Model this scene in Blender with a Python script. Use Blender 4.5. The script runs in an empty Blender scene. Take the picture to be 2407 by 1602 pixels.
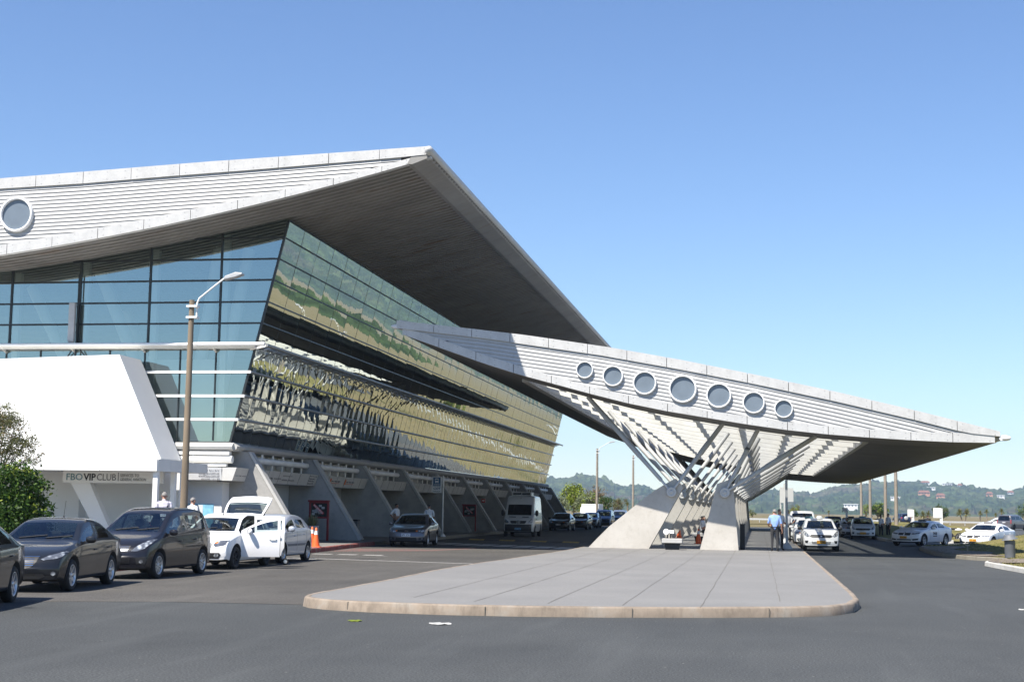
import bpy, bmesh, math, random
import numpy as np
from mathutils import Vector, Matrix
from mathutils.bvhtree import BVHTree
R = math.radians
SC = bpy.context.scene
COL = SC.collection
rng = random.Random(7)

# ------------------------------------------------------------------ camera
W0, H0, F0, CX0, CY0 = 2407.0, 1602.0, 3410.0, 1203.5, 801.0
CAMZ = 1.77
def _basis():
    a = Vector(((1785-CX0)/F0, -(1203-CY0)/F0, 1)).normalized()
    q = Vector(((785-CX0)/F0, -(1203-14.5-CY0)/F0, 1)).normalized()
    up = a.cross(q)
    if up.y < 0: up = -up
    up.normalize()
    return up.cross(a), a, up
_rx, _ry, _rz = _basis()
MC = Matrix((_rx, _ry, _rz))           # world = MC @ (x right, y up, z forward)
CAM = Vector((0, 0, CAMZ))
def ray(u, v): return MC @ Vector(((u-CX0)/F0, -(v-CY0)/F0, 1))
def at_y(u, v, y):
    d = ray(u, v); return CAM + d*((y-CAM.y)/d.y)
def at_z(u, v, z):
    d = ray(u, v); return CAM + d*((z-CAM.z)/d.z)
cam_d = bpy.data.cameras.new('camera'); cam = bpy.data.objects.new('camera', cam_d); COL.objects.link(cam)
cx, cy, cz = MC.col[0], MC.col[1], -MC.col[2]
cam.matrix_world = Matrix(((cx.x, cy.x, cz.x, 0), (cx.y, cy.y, cz.y, 0), (cx.z, cy.z, cz.z, CAMZ), (0, 0, 0, 1)))
cam_d.sensor_width = 36; cam_d.lens = F0/W0*36; cam_d.clip_start = .1; cam_d.clip_end = 30000
SC.camera = cam

# ------------------------------------------------------------------ light
SUN_A, SUN_B = .35, .60                # horizontal run of the light per metre of fall
SUN_EL = math.atan(1/math.hypot(SUN_A, SUN_B))
SUN_LON = math.atan2(-SUN_B, -SUN_A)
world = bpy.data.worlds.new('World'); SC.world = world; world.use_nodes = True
nt = world.node_tree; nt.nodes.clear()
sky = nt.nodes.new('ShaderNodeTexSky'); sky.sky_type = 'NISHITA'; sky.sun_disc = False
sky.sun_elevation = SUN_EL; sky.sun_rotation = (math.pi/2 - SUN_LON) % (2*math.pi)
sky.air_density = 1.0; sky.dust_density = .08; sky.ozone_density = 4.5; sky.altitude = 0
bg = nt.nodes.new('ShaderNodeBackground'); bg.inputs[1].default_value = .09
wo = nt.nodes.new('ShaderNodeOutputWorld')
hs = nt.nodes.new('ShaderNodeHueSaturation'); hs.inputs['Saturation'].default_value = 1.08; hs.inputs['Hue'].default_value = .506; nt.links.new(sky.outputs[0], hs.inputs['Color']); nt.links.new(hs.outputs[0], bg.inputs[0]); nt.links.new(bg.outputs[0], wo.inputs[0])
sd = bpy.data.lights.new('sun', 'SUN'); sd.energy = 5.0; sd.angle = R(.53); sd.color = (1, .935, .835)
sun = bpy.data.objects.new('sun', sd); COL.objects.link(sun); sun.location = (-40, -60, 120)
sun.rotation_euler = Vector((SUN_A, SUN_B, -1)).to_track_quat('-Z', 'Y').to_euler()
vs = SC.view_settings
vs.view_transform = 'Standard'; vs.look = 'None'; vs.gamma = 1; vs.exposure = .92; vs.use_curve_mapping = False
SC.render.engine = 'CYCLES'
SC.cycles.max_bounces = 8; SC.cycles.transparent_max_bounces = 16; SC.cycles.caustics_reflective = False; SC.cycles.caustics_refractive = False
SC.cycles.sample_clamp_indirect = 4

# ------------------------------------------------------------------ helpers
def tag(o, label=None, cat=None, group=None, kind=None):
    if label: o['label'] = label
    if cat: o['category'] = cat
    if group: o['group'] = group
    if kind: o['kind'] = kind
    return o
def thing(name, label, cat, loc=(0, 0, 0), rz=0, group=None):
    o = bpy.data.objects.new(name, None); COL.objects.link(o)
    o.location = loc; o.rotation_euler = (0, 0, rz); o.empty_display_size = .1
    return tag(o, label, cat, group)
def link(name, me, parent=None):
    o = bpy.data.objects.new(name, me); COL.objects.link(o)
    if parent: o.parent = parent
    return o
def copy_tree(o, parent=None):
    c = o.copy(); COL.objects.link(c)
    if parent: c.parent = parent
    for ch in list(o.children): copy_tree(ch, c)
    return c

class MB:
    """collects geometry and links it as one mesh object"""
    def __init__(s): s.v = []; s.f = []; s.m = []; s.sm = []
    def add(s, vs, fs, m=0, smooth=False):
        n = len(s.v); s.v += [tuple(p) for p in vs]
        for f in fs: s.f.append([i+n for i in f]); s.m.append(m); s.sm.append(smooth)
        return s
    def quad(s, a, b, c, d, m=0): return s.add([a, b, c, d], [(0, 1, 2, 3)], m)
    def box(s, lo, hi, m=0):
        (x0, y0, z0), (x1, y1, z1) = lo, hi
        return s.add([(x0,y0,z0),(x1,y0,z0),(x1,y1,z0),(x0,y1,z0),(x0,y0,z1),(x1,y0,z1),(x1,y1,z1),(x0,y1,z1)],
                     [(0,3,2,1),(4,5,6,7),(0,1,5,4),(1,2,6,5),(2,3,7,6),(3,0,4,7)], m)
    def bar(s, p, q, w, h, m=0, up=(0, 0, 1)):
        p, q = Vector(p), Vector(q); d = (q-p).normalized(); u = Vector(up)
        sd_ = d.cross(u)
        if sd_.length < 1e-4: sd_ = d.cross(Vector((0, 1, 0)))
        sd_.normalize(); u = sd_.cross(d)
        vs = []
        for e in (p, q):
            for a, b in ((-1,-1),(1,-1),(1,1),(-1,1)): vs.append(e + sd_*(a*w/2) + u*(b*h/2))
        return s.add(vs, [(0,3,2,1),(4,5,6,7),(0,1,5,4),(1,2,6,5),(2,3,7,6),(3,0,4,7)], m)
    def tube(s, pts, r, n=10, m=0, cap=True):
        pts = [Vector(p) for p in pts]; k = len(pts)
        if not hasattr(r, '__len__'): r = [r]*k
        vs = []; fs = []
        prev = None
        for i, p in enumerate(pts):
            d = (pts[min(i+1, k-1)] - pts[max(i-1, 0)]).normalized()
            if prev is None:
                a = d.cross(Vector((0, 0, 1)))
                if a.length < 1e-3: a = d.cross(Vector((1, 0, 0)))
            else: a = prev - d*prev.dot(d)
            a.normalize(); prev = a; b = d.cross(a)
            for j in range(n):
                t = 2*math.pi*j/n; vs.append(p + (a*math.cos(t) + b*math.sin(t))*r[i])
        for i in range(k-1):
            for j in range(n): fs.append((i*n+j, i*n+(j+1) % n, (i+1)*n+(j+1) % n, (i+1)*n+j))
        s.add(vs, fs, m, True)
        if cap: s.add(vs[:n], [tuple(range(n))[::-1]], m); s.add(vs[-n:], [tuple(range(n))], m)
        return s
    def lathe(s, prof, c=(0, 0, 0), axis='z', n=24, m=0, smooth=True, closed=False):
        """prof: (radius, along-axis) pairs"""
        vs = []; fs = []; k = len(prof)
        for r, h in prof:
            for j in range(n):
                t = 2*math.pi*j/n; a, b = r*math.cos(t), r*math.sin(t)
                p = (a, b, h) if axis == 'z' else ((a, h, -b) if axis == 'y' else (h, a, b))
                vs.append((p[0]+c[0], p[1]+c[1], p[2]+c[2]))
        rr = range(k) if closed else range(k-1)
        for i in rr:
            i2 = (i+1) % k
            for j in range(n): fs.append((i*n+j, i*n+(j+1) % n, i2*n+(j+1) % n, i2*n+j))
        return s.add(vs, fs, m, smooth)
    def prism(s, poly, d0, d1, plane='xz', m=0):
        """poly in a plane, pushed from d0 to d1 along the third axis"""
        def P(a, b, d): return {'xz': (a, d, b), 'xy': (a, b, d), 'yz': (d, a, b)}[plane]
        n = len(poly)
        vs = [P(a, b, d0) for a, b in poly] + [P(a, b, d1) for a, b in poly]
        fs = [tuple(range(n)), tuple(range(2*n-1, n-1, -1))] + [(i, i+n, (i+1) % n + n, (i+1) % n) for i in range(n)]
        return s.add(vs, fs, m)
    def grid(s, P, m=0, smooth=False):
        """P: 2-D list of points"""
        r, c = len(P), len(P[0])
        return s.add([p for row in P for p in row], [(i*c+j, i*c+j+1, (i+1)*c+j+1, (i+1)*c+j) for i in range(r-1) for j in range(c-1)], m, smooth)
    def mesh(s, name, mats, off=(0, 0, 0), fix=True):
        me = bpy.data.meshes.new(name)
        vs = [(p[0]-off[0], p[1]-off[1], p[2]-off[2]) for p in s.v]
        me.from_pydata(vs, [], s.f)
        for mm in (mats if isinstance(mats, (list, tuple)) else [mats]): me.materials.append(mm)
        me.polygons.foreach_set('material_index', s.m); me.polygons.foreach_set('use_smooth', s.sm)
        if fix:
            bm = bmesh.new(); bm.from_mesh(me); bmesh.ops.recalc_face_normals(bm, faces=bm.faces[:]); bm.to_mesh(me); bm.free()
        me.update()
        return me
    def build(s, name, mats, parent=None, world=False, fix=True):
        """world=True: the geometry is in world metres and is shifted to its parent's base"""
        off = parent.location if (world and parent) else (0, 0, 0)
        return link(name, s.mesh(name, mats, off, fix), parent)
def bevel(o, w=.01, seg=2):
    b = o.modifiers.new('bevel', 'BEVEL'); b.width = w; b.segments = seg; b.limit_method = 'ANGLE'; return o
def baked(me, mods):
    """mesh with modifiers applied; mods = list of (type, dict)"""
    o = bpy.data.objects.new('tmp', me); COL.objects.link(o)
    for t, kw in mods:
        md = o.modifiers.new(t, t)
        for k, v in kw.items(): setattr(md, k, v)
    dg = bpy.context.evaluated_depsgraph_get(); dg.update()
    out = bpy.data.meshes.new_from_object(o.evaluated_get(dg))
    bpy.data.objects.remove(o)
    return out
def text_mesh(txt, size, mat, align='LEFT', ext=.004, width=None, bold=0, shear=0, spacing=1):
    """lettering lying in the xz plane, reading along +x, facing -y"""
    cu = bpy.data.curves.new('lettering', 'FONT'); cu.body = txt; cu.size = size; cu.align_x = align; cu.extrude = ext
    cu.offset = bold; cu.shear = shear; cu.space_character = spacing; cu.resolution_u = 3
    o = bpy.data.objects.new('tmp', cu); COL.objects.link(o)
    dg = bpy.context.evaluated_depsgraph_get(); dg.update()
    me = bpy.data.meshes.new_from_object(o.evaluated_get(dg)); bpy.data.objects.remove(o)
    if width:
        xs = [v.co.x for v in me.vertices]; k = width/max(1e-6, max(xs)-min(xs)); x0 = min(xs)
        for v in me.vertices: v.co.x = (v.co.x - (x0 if align == 'LEFT' else 0))*k
    me.transform(Matrix.Rotation(math.pi/2, 4, 'X'))
    me.materials.clear(); me.materials.append(mat)
    return me
def smooth01(x): x = np.clip(x, 0, 1); return x*x*(3-2*x)
def vnoise(x, y, seed=0):
    """value noise, vectorised"""
    xi = np.floor(x).astype(np.int64); yi = np.floor(y).astype(np.int64); fx = x-xi; fy = y-yi
    def h(a, b):
        n = (a*374761393 + b*668265263 + seed*1442695041) & 0x7fffffff
        n = ((n ^ (n >> 13))*1274126177) & 0x7fffffff
        return ((n ^ (n >> 16)) & 0xffff)/65535.0
    fx = fx*fx*(3-2*fx); fy = fy*fy*(3-2*fy)
    return (h(xi, yi)*(1-fx)+h(xi+1, yi)*fx)*(1-fy) + (h(xi, yi+1)*(1-fx)+h(xi+1, yi+1)*fx)*fy
# ------------------------------------------------------------------ materials
def new_mat(name):
    m = bpy.data.materials.new(name); m.use_nodes = True
    n = m.node_tree; b = n.nodes['Principled BSDF']
    return m, n, b
def nd(n, t, **kw):
    x = n.nodes.new(t)
    for k, v in kw.items():
        if k.startswith('i_'): x.inputs[k[2:].replace('_', ' ')].default_value = v
        else: setattr(x, k, v)
    return x
def rgba(c): return (c[0], c[1], c[2], 1)
def ramp(n, fac, stops):
    r = n.nodes.new('ShaderNodeValToRGB'); n.links.new(fac, r.inputs[0])
    e = r.color_ramp.elements
    while len(e) < len(stops): e.new(.5)
    for el, (p, c) in zip(e, stops): el.position = p; el.color = rgba(c)
    return r.outputs[0]
def noise(n, scale, detail=4, rough=.55, coord='Object', vec=None, stretch=None):
    t = n.nodes.new('ShaderNodeTexNoise'); t.inputs['Scale'].default_value = scale
    t.inputs['Detail'].default_value = detail; t.inputs['Roughness'].default_value = rough
    tc = n.nodes.new('ShaderNodeTexCoord'); src = tc.outputs[coord]
    if stretch:
        mp = n.nodes.new('ShaderNodeMapping'); mp.inputs['Scale'].default_value = stretch
        n.links.new(src, mp.inputs[0]); src = mp.outputs[0]
    n.links.new(src, t.inputs['Vector'])
    return t.outputs['Fac']
def mixc(n, fac, a, b, mode='MIX'):
    x = n.nodes.new('ShaderNodeMix'); x.data_type = 'RGBA'; x.blend_type = mode
    for s, v in ((x.inputs[0], fac), (x.inputs[6], a), (x.inputs[7], b)):
        if hasattr(v, 'is_output'): n.links.new(v, s)
        elif hasattr(v, '__len__'): s.default_value = rgba(v)
        else: s.default_value = v
    return x.outputs[2]
def mathn(n, op, a, b=None, clamp=False):
    x = n.nodes.new('ShaderNodeMath'); x.operation = op; x.use_clamp = clamp
    for i, v in enumerate((a, b)):
        if v is None: continue
        if hasattr(v, 'is_output'): n.links.new(v, x.inputs[i])
        else: x.inputs[i].default_value = v
    return x.outputs[0]
def bump(n, b, h, strength=.3, dist=.01):
    x = n.nodes.new('ShaderNodeBump'); x.inputs['Strength'].default_value = strength; x.inputs['Distance'].default_value = dist
    n.links.new(h, x.inputs['Height']); n.links.new(x.outputs[0], b.inputs['Normal'])
def simple(name, c, rough=.5, var=.12, scale=3, metal=0, bumpk=0, bscale=40, coat=0, spec=None, stretch=None):
    """base colour with a soft mottling of its own"""
    m, n, b = new_mat(name)
    b.inputs['Roughness'].default_value = rough; b.inputs['Metallic'].default_value = metal
    if coat: b.inputs['Coat Weight'].default_value = coat; b.inputs['Coat Roughness'].default_value = .04
    if spec is not None: b.inputs['Specular IOR Level'].default_value = spec
    if var:
        f = noise(n, scale, stretch=stretch)
        lo = [max(0, x*(1-var)) for x in c]; hi = [min(1, x*(1+var)) for x in c]
        n.links.new(ramp(n, f, [(.3, lo), (.7, hi)]), b.inputs['Base Color'])
    else: b.inputs['Base Color'].default_value = rgba(c)
    if bumpk: bump(n, b, noise(n, bscale, 3), bumpk)
    return m
M = {}
# asphalt: fine aggregate speckle, large worn patches
def asphalt(name, lo, hi, fleck):
    m, n, b = new_mat(name)
    big = noise(n, .25, 5, .6); fine = noise(n, 38, 3, .7)
    base = ramp(n, big, [(.35, lo), (.65, hi)])
    sp = ramp(n, fine, [(.34, (.42,)*3), (.5, (1,)*3), (.66, (1.75,)*3)])
    c = mixc(n, 1.0, base, sp, 'MULTIPLY')
    vo = nd(n, 'ShaderNodeTexVoronoi'); vo.inputs['Scale'].default_value = 3.2
    tc = n.nodes.new('ShaderNodeTexCoord'); n.links.new(tc.outputs['Object'], vo.inputs['Vector'])
    fl = mathn(n, 'LESS_THAN', vo.outputs['Distance'], .055)
    pick = mathn(n, 'MULTIPLY', fl, mathn(n, 'GREATER_THAN', noise(n, 2.1, 1), .52))
    c = mixc(n, mathn(n, 'MULTIPLY', pick, .8), c, fleck)
    st = noise(n, .55, 6, .7, stretch=(1, .35, 1))
    c = mixc(n, mathn(n, 'MULTIPLY', ramp(n, st, [(.52, (0,)*3), (.72, (1,)*3)]), .4), c, [x*.62 for x in lo])
    tr = noise(n, .8, 5, .6, stretch=(1.6, .12, 1)); c = mixc(n, mathn(n, 'MULTIPLY', ramp(n, tr, [(.54, (0,)*3), (.68, (1,)*3)]), .3), c, [x*1.45 for x in hi])
    vs_ = noise(n, .09, 3, .5); c = mixc(n, 1.0, c, ramp(n, vs_, [(.3, (.86,)*3), (.7, (1.12,)*3)]), 'MULTIPLY')
    n.links.new(c, b.inputs['Base Color']); b.inputs['Roughness'].default_value = .9; b.inputs['Specular IOR Level'].default_value = .25
    bump(n, b, fine, .5, .006)
    return m
M['asphalt'] = asphalt('asphalt', (0.05239, 0.05603, 0.05748), (0.06257, 0.06621, 0.06694), (0.2183, 0.211, 0.1965))
M['asphalt_old'] = asphalt('asphalt_old', (0.06569, 0.06283, 0.05855), (0.08425, 0.07997, 0.07354), (0.2285, 0.2142, 0.1928))
# granite-like platform paving with hand-laid joints across it
def paving():
    m, n, b = new_mat('paving')
    big = noise(n, .35, 5, .6); fine = noise(n, 60, 2, .6)
    c = ramp(n, big, [(.3, (.178, .176, .172)), (.7, (.213, .21, .203))])
    c = mixc(n, 1.0, c, ramp(n, fine, [(.35, (.8,)*3), (.65, (1.16,)*3)]), 'MULTIPLY')
    sc = noise(n, .9, 6, .72, stretch=(1, 3.2, 1))
    c = mixc(n, mathn(n, 'MULTIPLY', ramp(n, sc, [(.6, (0,)*3), (.72, (1,)*3)]), .3), c, (.14, .132, .122))
    n.links.new(c, b.inputs['Base Color']); b.inputs['Roughness'].default_value = .85; b.inputs['Specular IOR Level'].default_value = .3
    bump(n, b, fine, .3, .004)
    return m
M['paving'] = paving()
M['joint'] = simple('joint', (.115, .107, .093), .95, .3, 8)
def kerbmat(name, a, bc, cc):
    m, n, b = new_mat(name)
    f = noise(n, 1.7, 7, .68); g = noise(n, 9, 5, .7, stretch=(1, 1, .25))
    c = ramp(n, f, [(.3, a), (.52, bc), (.7, cc)])
    c = mixc(n, mathn(n, 'MULTIPLY', ramp(n, g, [(.5, (0,)*3), (.72, (1,)*3)]), .45), c, [x*.5 for x in a])
    n.links.new(c, b.inputs['Base Color']); b.inputs['Roughness'].default_value = .9
    bump(n, b, g, .4, .01)
    return m
M['kerb'] = kerbmat('kerb', (0.17, 0.138, 0.107), (0.26, 0.212, 0.165), (0.29, 0.265, 0.228))
M['kerb_red'] = kerbmat('kerb_red', (0.2376, 0.0432, 0.036), (0.3024, 0.0936, 0.0792), (0.288, 0.216, 0.1944))
M['kerb_white'] = kerbmat('kerb_white', (0.4464, 0.432, 0.396), (0.504, 0.4968, 0.468), (0.432, 0.4032, 0.3456))
M['kerb_grey'] = kerbmat('kerb_grey', (0.1872, 0.1656, 0.1296), (0.216, 0.2016, 0.1656), (0.2448, 0.2232, 0.1944))
M['pavement'] = simple('pavement', (0.175, 0.1701, 0.161), .9, .2, 1.3, bumpk=.2)
def worn(name, c, cover):
    m, n, b = new_mat(name)
    f = ramp(n, noise(n, 7, 6, .7), [(.42-.1*cover, (0,)*3), (.6-.1*cover, (1,)*3)])
    n.links.new(mixc(n, f, (.09, .087, .082), c), b.inputs['Base Color']); b.inputs['Roughness'].default_value = .85
    return m
M['mark_white'] = worn('mark_white', (0.4, 0.392, 0.368), 1)
M['mark_yellow'] = worn('mark_yellow', (0.4, 0.264, 0.04), .8)
M['mark_red'] = worn('mark_red', (0.24, 0.08, 0.068), -.3)
M['litter'] = simple('litter', (.42, .42, .40), .8, .2, 9)
# architecture
def panel_metal(name, c, rough, metal, streak=.16):
    m, n, b = new_mat(name)
    f = noise(n, 1.6, 6, .6, stretch=(1.2, 1, .8)); g = noise(n, 12, 4, .6)
    col = ramp(n, f, [(.3, [x*(1-streak) for x in c]), (.55, c), (.75, [min(1, x*(1+streak*.6)) for x in c])])
    col = mixc(n, .25, col, ramp(n, g, [(.4, [x*.8 for x in c]), (.6, [min(1, x*1.1) for x in c])]))
    n.links.new(col, b.inputs['Base Color']); b.inputs['Metallic'].default_value = metal
    b.inputs['Roughness'].default_value = rough
    return m
M['zinc'] = panel_metal('zinc', (0.5336, 0.5336, 0.5254), .55, .12)
M['zinc_clad'] = panel_metal('zinc_clad', (0.4521, 0.4521, 0.4456), .5, .08, .1)
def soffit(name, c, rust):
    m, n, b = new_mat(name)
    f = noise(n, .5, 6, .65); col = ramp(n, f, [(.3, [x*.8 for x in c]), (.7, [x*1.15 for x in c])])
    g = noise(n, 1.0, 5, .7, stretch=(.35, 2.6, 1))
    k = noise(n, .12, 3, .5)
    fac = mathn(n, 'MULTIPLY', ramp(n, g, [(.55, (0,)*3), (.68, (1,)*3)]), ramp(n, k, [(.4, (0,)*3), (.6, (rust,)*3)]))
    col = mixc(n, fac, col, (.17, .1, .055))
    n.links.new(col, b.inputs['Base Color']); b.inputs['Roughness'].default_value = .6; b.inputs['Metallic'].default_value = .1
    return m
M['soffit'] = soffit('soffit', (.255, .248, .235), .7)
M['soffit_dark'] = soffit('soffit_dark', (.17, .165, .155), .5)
M['bolt'] = simple('bolt', (.3, .3, .3), .5, 0)
M['white_paint'] = simple('white_paint', (.78, .78, .765), .5, .05, 1.5)
M['white_wall'] = simple('white_wall', (.80, .80, .795), .75, .03, .8, bumpk=.05)
M['cream_beam'] = simple('cream_beam', (.88, .87, .83), .55, .07, 1.2)
M['strut_grey'] = simple('strut_grey', (0.5104, 0.5104, 0.5016), .5, .07, 2)
M['ring_white'] = simple('ring_white', (.8, .8, .8), .45, .04, 3)
M['port_disc'] = simple('port_disc', (.15, .185, .225), .3, .08, 2)
def concrete(name, a, bc, stain):
    m, n, b = new_mat(name)
    f = noise(n, .9, 7, .66); g = noise(n, 6, 6, .7)
    c = ramp(n, f, [(.3, a), (.68, bc)])
    c = mixc(n, mathn(n, 'MULTIPLY', ramp(n, g, [(.52, (0,)*3), (.7, (1,)*3)]), .35), c, stain)
    n.links.new(c, b.inputs['Base Color']); b.inputs['Roughness'].default_value = .85; b.inputs['Specular IOR Level'].default_value = .3
    bump(n, b, g, .25, .01)
    return m
M['pier'] = concrete('pier', (0.4316, 0.4066, 0.3651), (0.5311, 0.5063, 0.4648), (0.332, 0.3071, 0.2656))
M['fin'] = concrete('fin', (0.2907, 0.2907, 0.2799), (0.4306, 0.4198, 0.4037), (0.2153, 0.2153, 0.2045))
M['slab'] = concrete('slab', (0.44, 0.44, 0.424), (0.528, 0.524, 0.504), (0.36, 0.36, 0.344))
M['lintel'] = simple('lintel', (0.5616, 0.5562, 0.5292), .55, .1, 1.2)
M['mullion'] = simple('mullion', (.018, .022, .024), .4, 0)
M['alu'] = simple('alu', (.42, .43, .43), .35, .08, 3, metal=.6)
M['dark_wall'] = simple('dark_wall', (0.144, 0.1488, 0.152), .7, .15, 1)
M['door_glass'] = simple('door_glass', (.03, .038, .038), .06, .1, 1, spec=.8)
M['mural_white'] = simple('mural_white', (.62, .66, .7), .5, .05, 1)
M['mural_blue'] = simple('mural_blue', (.07, .2, .45), .5, .15, 2)
M['mural_cyan'] = simple('mural_cyan', (.22, .5, .68), .5, .25, 6)
def glass(name, tint, refl_min, refl_max, gcol, wave=0, wscale=(1, 1, 1), wn=.5, rough=0.0):
    """architectural glass: clear tinted body under a mirror coating"""
    m, n, b = new_mat(name); n.nodes.remove(b)
    out = n.nodes['Material Output']
    tr = nd(n, 'ShaderNodeBsdfTransparent'); tr.inputs[0].default_value = rgba(tint)
    gl = nd(n, 'ShaderNodeBsdfGlossy'); gl.inputs['Color'].default_value = rgba(gcol); gl.inputs['Roughness'].default_value = rough
    fr = nd(n, 'ShaderNodeFresnel'); fr.inputs[0].default_value = 1.5
    mr = nd(n, 'ShaderNodeMapRange'); mr.inputs['From Min'].default_value = .04; mr.inputs['From Max'].default_value = .6
    mr.inputs['To Min'].default_value = refl_min; mr.inputs['To Max'].default_value = refl_max
    n.links.new(fr.outputs[0], mr.inputs[0])
    mx = nd(n, 'ShaderNodeMixShader'); n.links.new(mr.outputs[0], mx.inputs[0])
    n.links.new(tr.outputs[0], mx.inputs[1]); n.links.new(gl.outputs[0], mx.inputs[2]); n.links.new(mx.outputs[0], out.inputs[0])
    if wave:
        h = noise(n, wn, 3, .5, stretch=wscale)
        bp = nd(n, 'ShaderNodeBump'); bp.inputs['Strength'].default_value = wave; bp.inputs['Distance'].default_value = .1
        n.links.new(h, bp.inputs['Height']); n.links.new(bp.outputs[0], gl.inputs['Normal'])
    return m
M['glass_front'] = glass('glass_front', (.82, .90, .86), .36, .92, (.76, .88, .84))
M['glass_side'] = glass('glass_side', (.20, .25, .23), .5, .98, (.84, .90, .86), .03, (1, .8, .5), .9)
M['glass_roof'] = glass('glass_roof', (.9, .92, .92), .05, .4, (.9, .9, .9))
M['car_glass'] = glass('car_glass', (.60, .68, .66), .08, .7, (.9, .95, 1))
M['car_glass_dark'] = glass('car_glass_dark', (.07, .075, .08), .06, .7, (.9, .95, 1))
# planting and ground
def grass(name, a, bc, cc, sc=1.0):
    m, n, b = new_mat(name)
    f = noise(n, .35*sc, 6, .65); g = noise(n, 14*sc, 4, .7)
    c = ramp(n, f, [(.3, a), (.5, bc), (.7, cc)])
    c = mixc(n, 1.0, c, ramp(n, g, [(.3, (.55,)*3), (.7, (1.4,)*3)]), 'MULTIPLY')
    n.links.new(c, b.inputs['Base Color']); b.inputs['Roughness'].default_value = .95; b.inputs['Specular IOR Level'].default_value = .15
    bump(n, b, g, .8, .05)
    return m
M['lawn'] = grass('lawn', (.10, .105, .032), (.165, .15, .055), (.225, .19, .08))
M['field'] = grass('field', (.085, .09, .032), (.175, .14, .07), (.12, .105, .055), .22)
M['gravel'] = simple('gravel', (0.168, 0.14, 0.112), .95, .5, 7, bumpk=.6, bscale=25)
def hillmat():
    m, n, b = new_mat('hill_forest')
    f = noise(n, .0035, 6, .62); g = noise(n, .03, 5, .7); k = noise(n, .0021, 5, .6, stretch=(1, 1, .4))
    c = ramp(n, f, [(.3, (.021, .036, .015)), (.5, (.04, .06, .022)), (.68, (.074, .088, .034))])
    c = mixc(n, ramp(n, k, [(.54, (0,)*3), (.68, (.75,)*3)]), c, (.1, .078, .06))
    c = mixc(n, 1.0, c, ramp(n, g, [(.3, (.35,)*3), (.5, (.95,)*3), (.7, (1.9,)*3)]), 'MULTIPLY')
    n.links.new(c, b.inputs['Base Color']); b.inputs['Roughness'].default_value = 1; b.inputs['Specular IOR Level'].default_value = 0
    return m
M['hill'] = hillmat()
def leaf(name, a, bc, cc, sc=2.0, trans=.3):
    m, n, b = new_mat(name)
    g = n.nodes.new('ShaderNodeNewGeometry'); f = noise(n, sc, 4, .6)
    mxv = mathn(n, 'ADD', mathn(n, 'MULTIPLY', g.outputs['Random Per Island'], .6), mathn(n, 'MULTIPLY', f, .55))
    c = ramp(n, mxv, [(.25, a), (.55, bc), (.9, cc)])
    n.links.new(c, b.inputs['Base Color']); b.inputs['Roughness'].default_value = .55; b.inputs['Specular IOR Level'].default_value = .3
    t = nd(n, 'ShaderNodeBsdfTranslucent'); n.links.new(c, t.inputs[0])
    mx = nd(n, 'ShaderNodeMixShader'); mx.inputs[0].default_value = trans
    n.links.new(b.outputs[0], mx.inputs[1]); n.links.new(t.outputs[0], mx.inputs[2]); n.links.new(mx.outputs[0], n.nodes['Material Output'].inputs[0])
    return m
M['leaf_dark'] = leaf('leaf_dark', (.012, .034, .006), (.032, .078, .011), (.085, .15, .024))
M['leaf_olive'] = leaf('leaf_olive', (.075, .085, .03), (.13, .14, .055), (.2, .2, .09))
M['leaf_grey'] = leaf('leaf_grey', (.10, .13, .06), (.19, .22, .12), (.3, .33, .2))
M['leaf_lime'] = leaf('leaf_lime', (.10, .15, .015), (.2, .26, .03), (.3, .34, .05))
M['leaf_brown'] = leaf('leaf_brown', (.12, .075, .03), (.19, .12, .05), (.26, .19, .08))
M['leaf_palm'] = leaf('leaf_palm', (.10, .12, .03), (.19, .19, .05), (.29, .25, .09))
M['bark'] = simple('bark', (.2, .16, .12), .9, .35, 6, bumpk=.5, bscale=20)
M['post'] = simple('post', (0.21, 0.1645, 0.1155), .9, .25, 4, bumpk=.3, bscale=30, stretch=(0.7, 0.7, 0.14))
M['post_grey'] = simple('post_grey', (0.28, 0.245, 0.203), .9, .15, 4)
M['galv'] = simple('galv', (.55, .56, .56), .4, .08, 4, metal=.35)
M['lamp_grey'] = simple('lamp_grey', (.42, .43, .44), .4, .08, 4)
# vehicles
def paint(name, c, metal=0, rough=.28, coat=.75):
    m, n, b = new_mat(name)
    f = noise(n, 2.5, 3); dirt = noise(n, 1.4, 6, .7)
    n.links.new(mixc(n, mathn(n, 'MULTIPLY', ramp(n, dirt, [(.5, (0,)*3), (.75, (1,)*3)]), .02), ramp(n, f, [(.3, [x*.96 for x in c]), (.7, [min(1, x*1.03) for x in c])]), (.3, .27, .23)), b.inputs['Base Color'])
    b.inputs['Metallic'].default_value = metal; b.inputs['Roughness'].default_value = rough; b.inputs['Specular IOR Level'].default_value = .12
    b.inputs['Coat Weight'].default_value = coat; b.inputs['Coat Roughness'].default_value = .03
    return m
M['p_char'] = paint('paint_charcoal', (.013, .0145, .018), .0, .3)
M['p_navy'] = paint('paint_graphite', (.012, .012, .016), .0, .3)
M['p_grey'] = paint('paint_grey', (0.15, 0.1425, 0.15), .5)
M['p_silver'] = paint('paint_silver', (.5, .53, .58), .4)
M['p_white'] = paint('paint_white', (.8, .8, .8), 0, .35)
M['p_offwhite'] = paint('paint_offwhite', (.66, .67, .66), 0, .35)
M['p_black'] = paint('paint_black', (.006, .006, .007), 0)
M['p_blue'] = paint('paint_blue', (.05, .1, .22), .3)
M['p_navyblue'] = paint('paint_navyblue', (.02, .03, .07), .3)
M['p_blue2'] = paint('paint_silverblue', (.2, .25, .34), .4)
M['rubber'] = simple('rubber', (.016, .016, .017), .8, .15, 8)
M['rim'] = simple('rim', (.58, .59, .61), .3, .06, 4, metal=.7)
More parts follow.
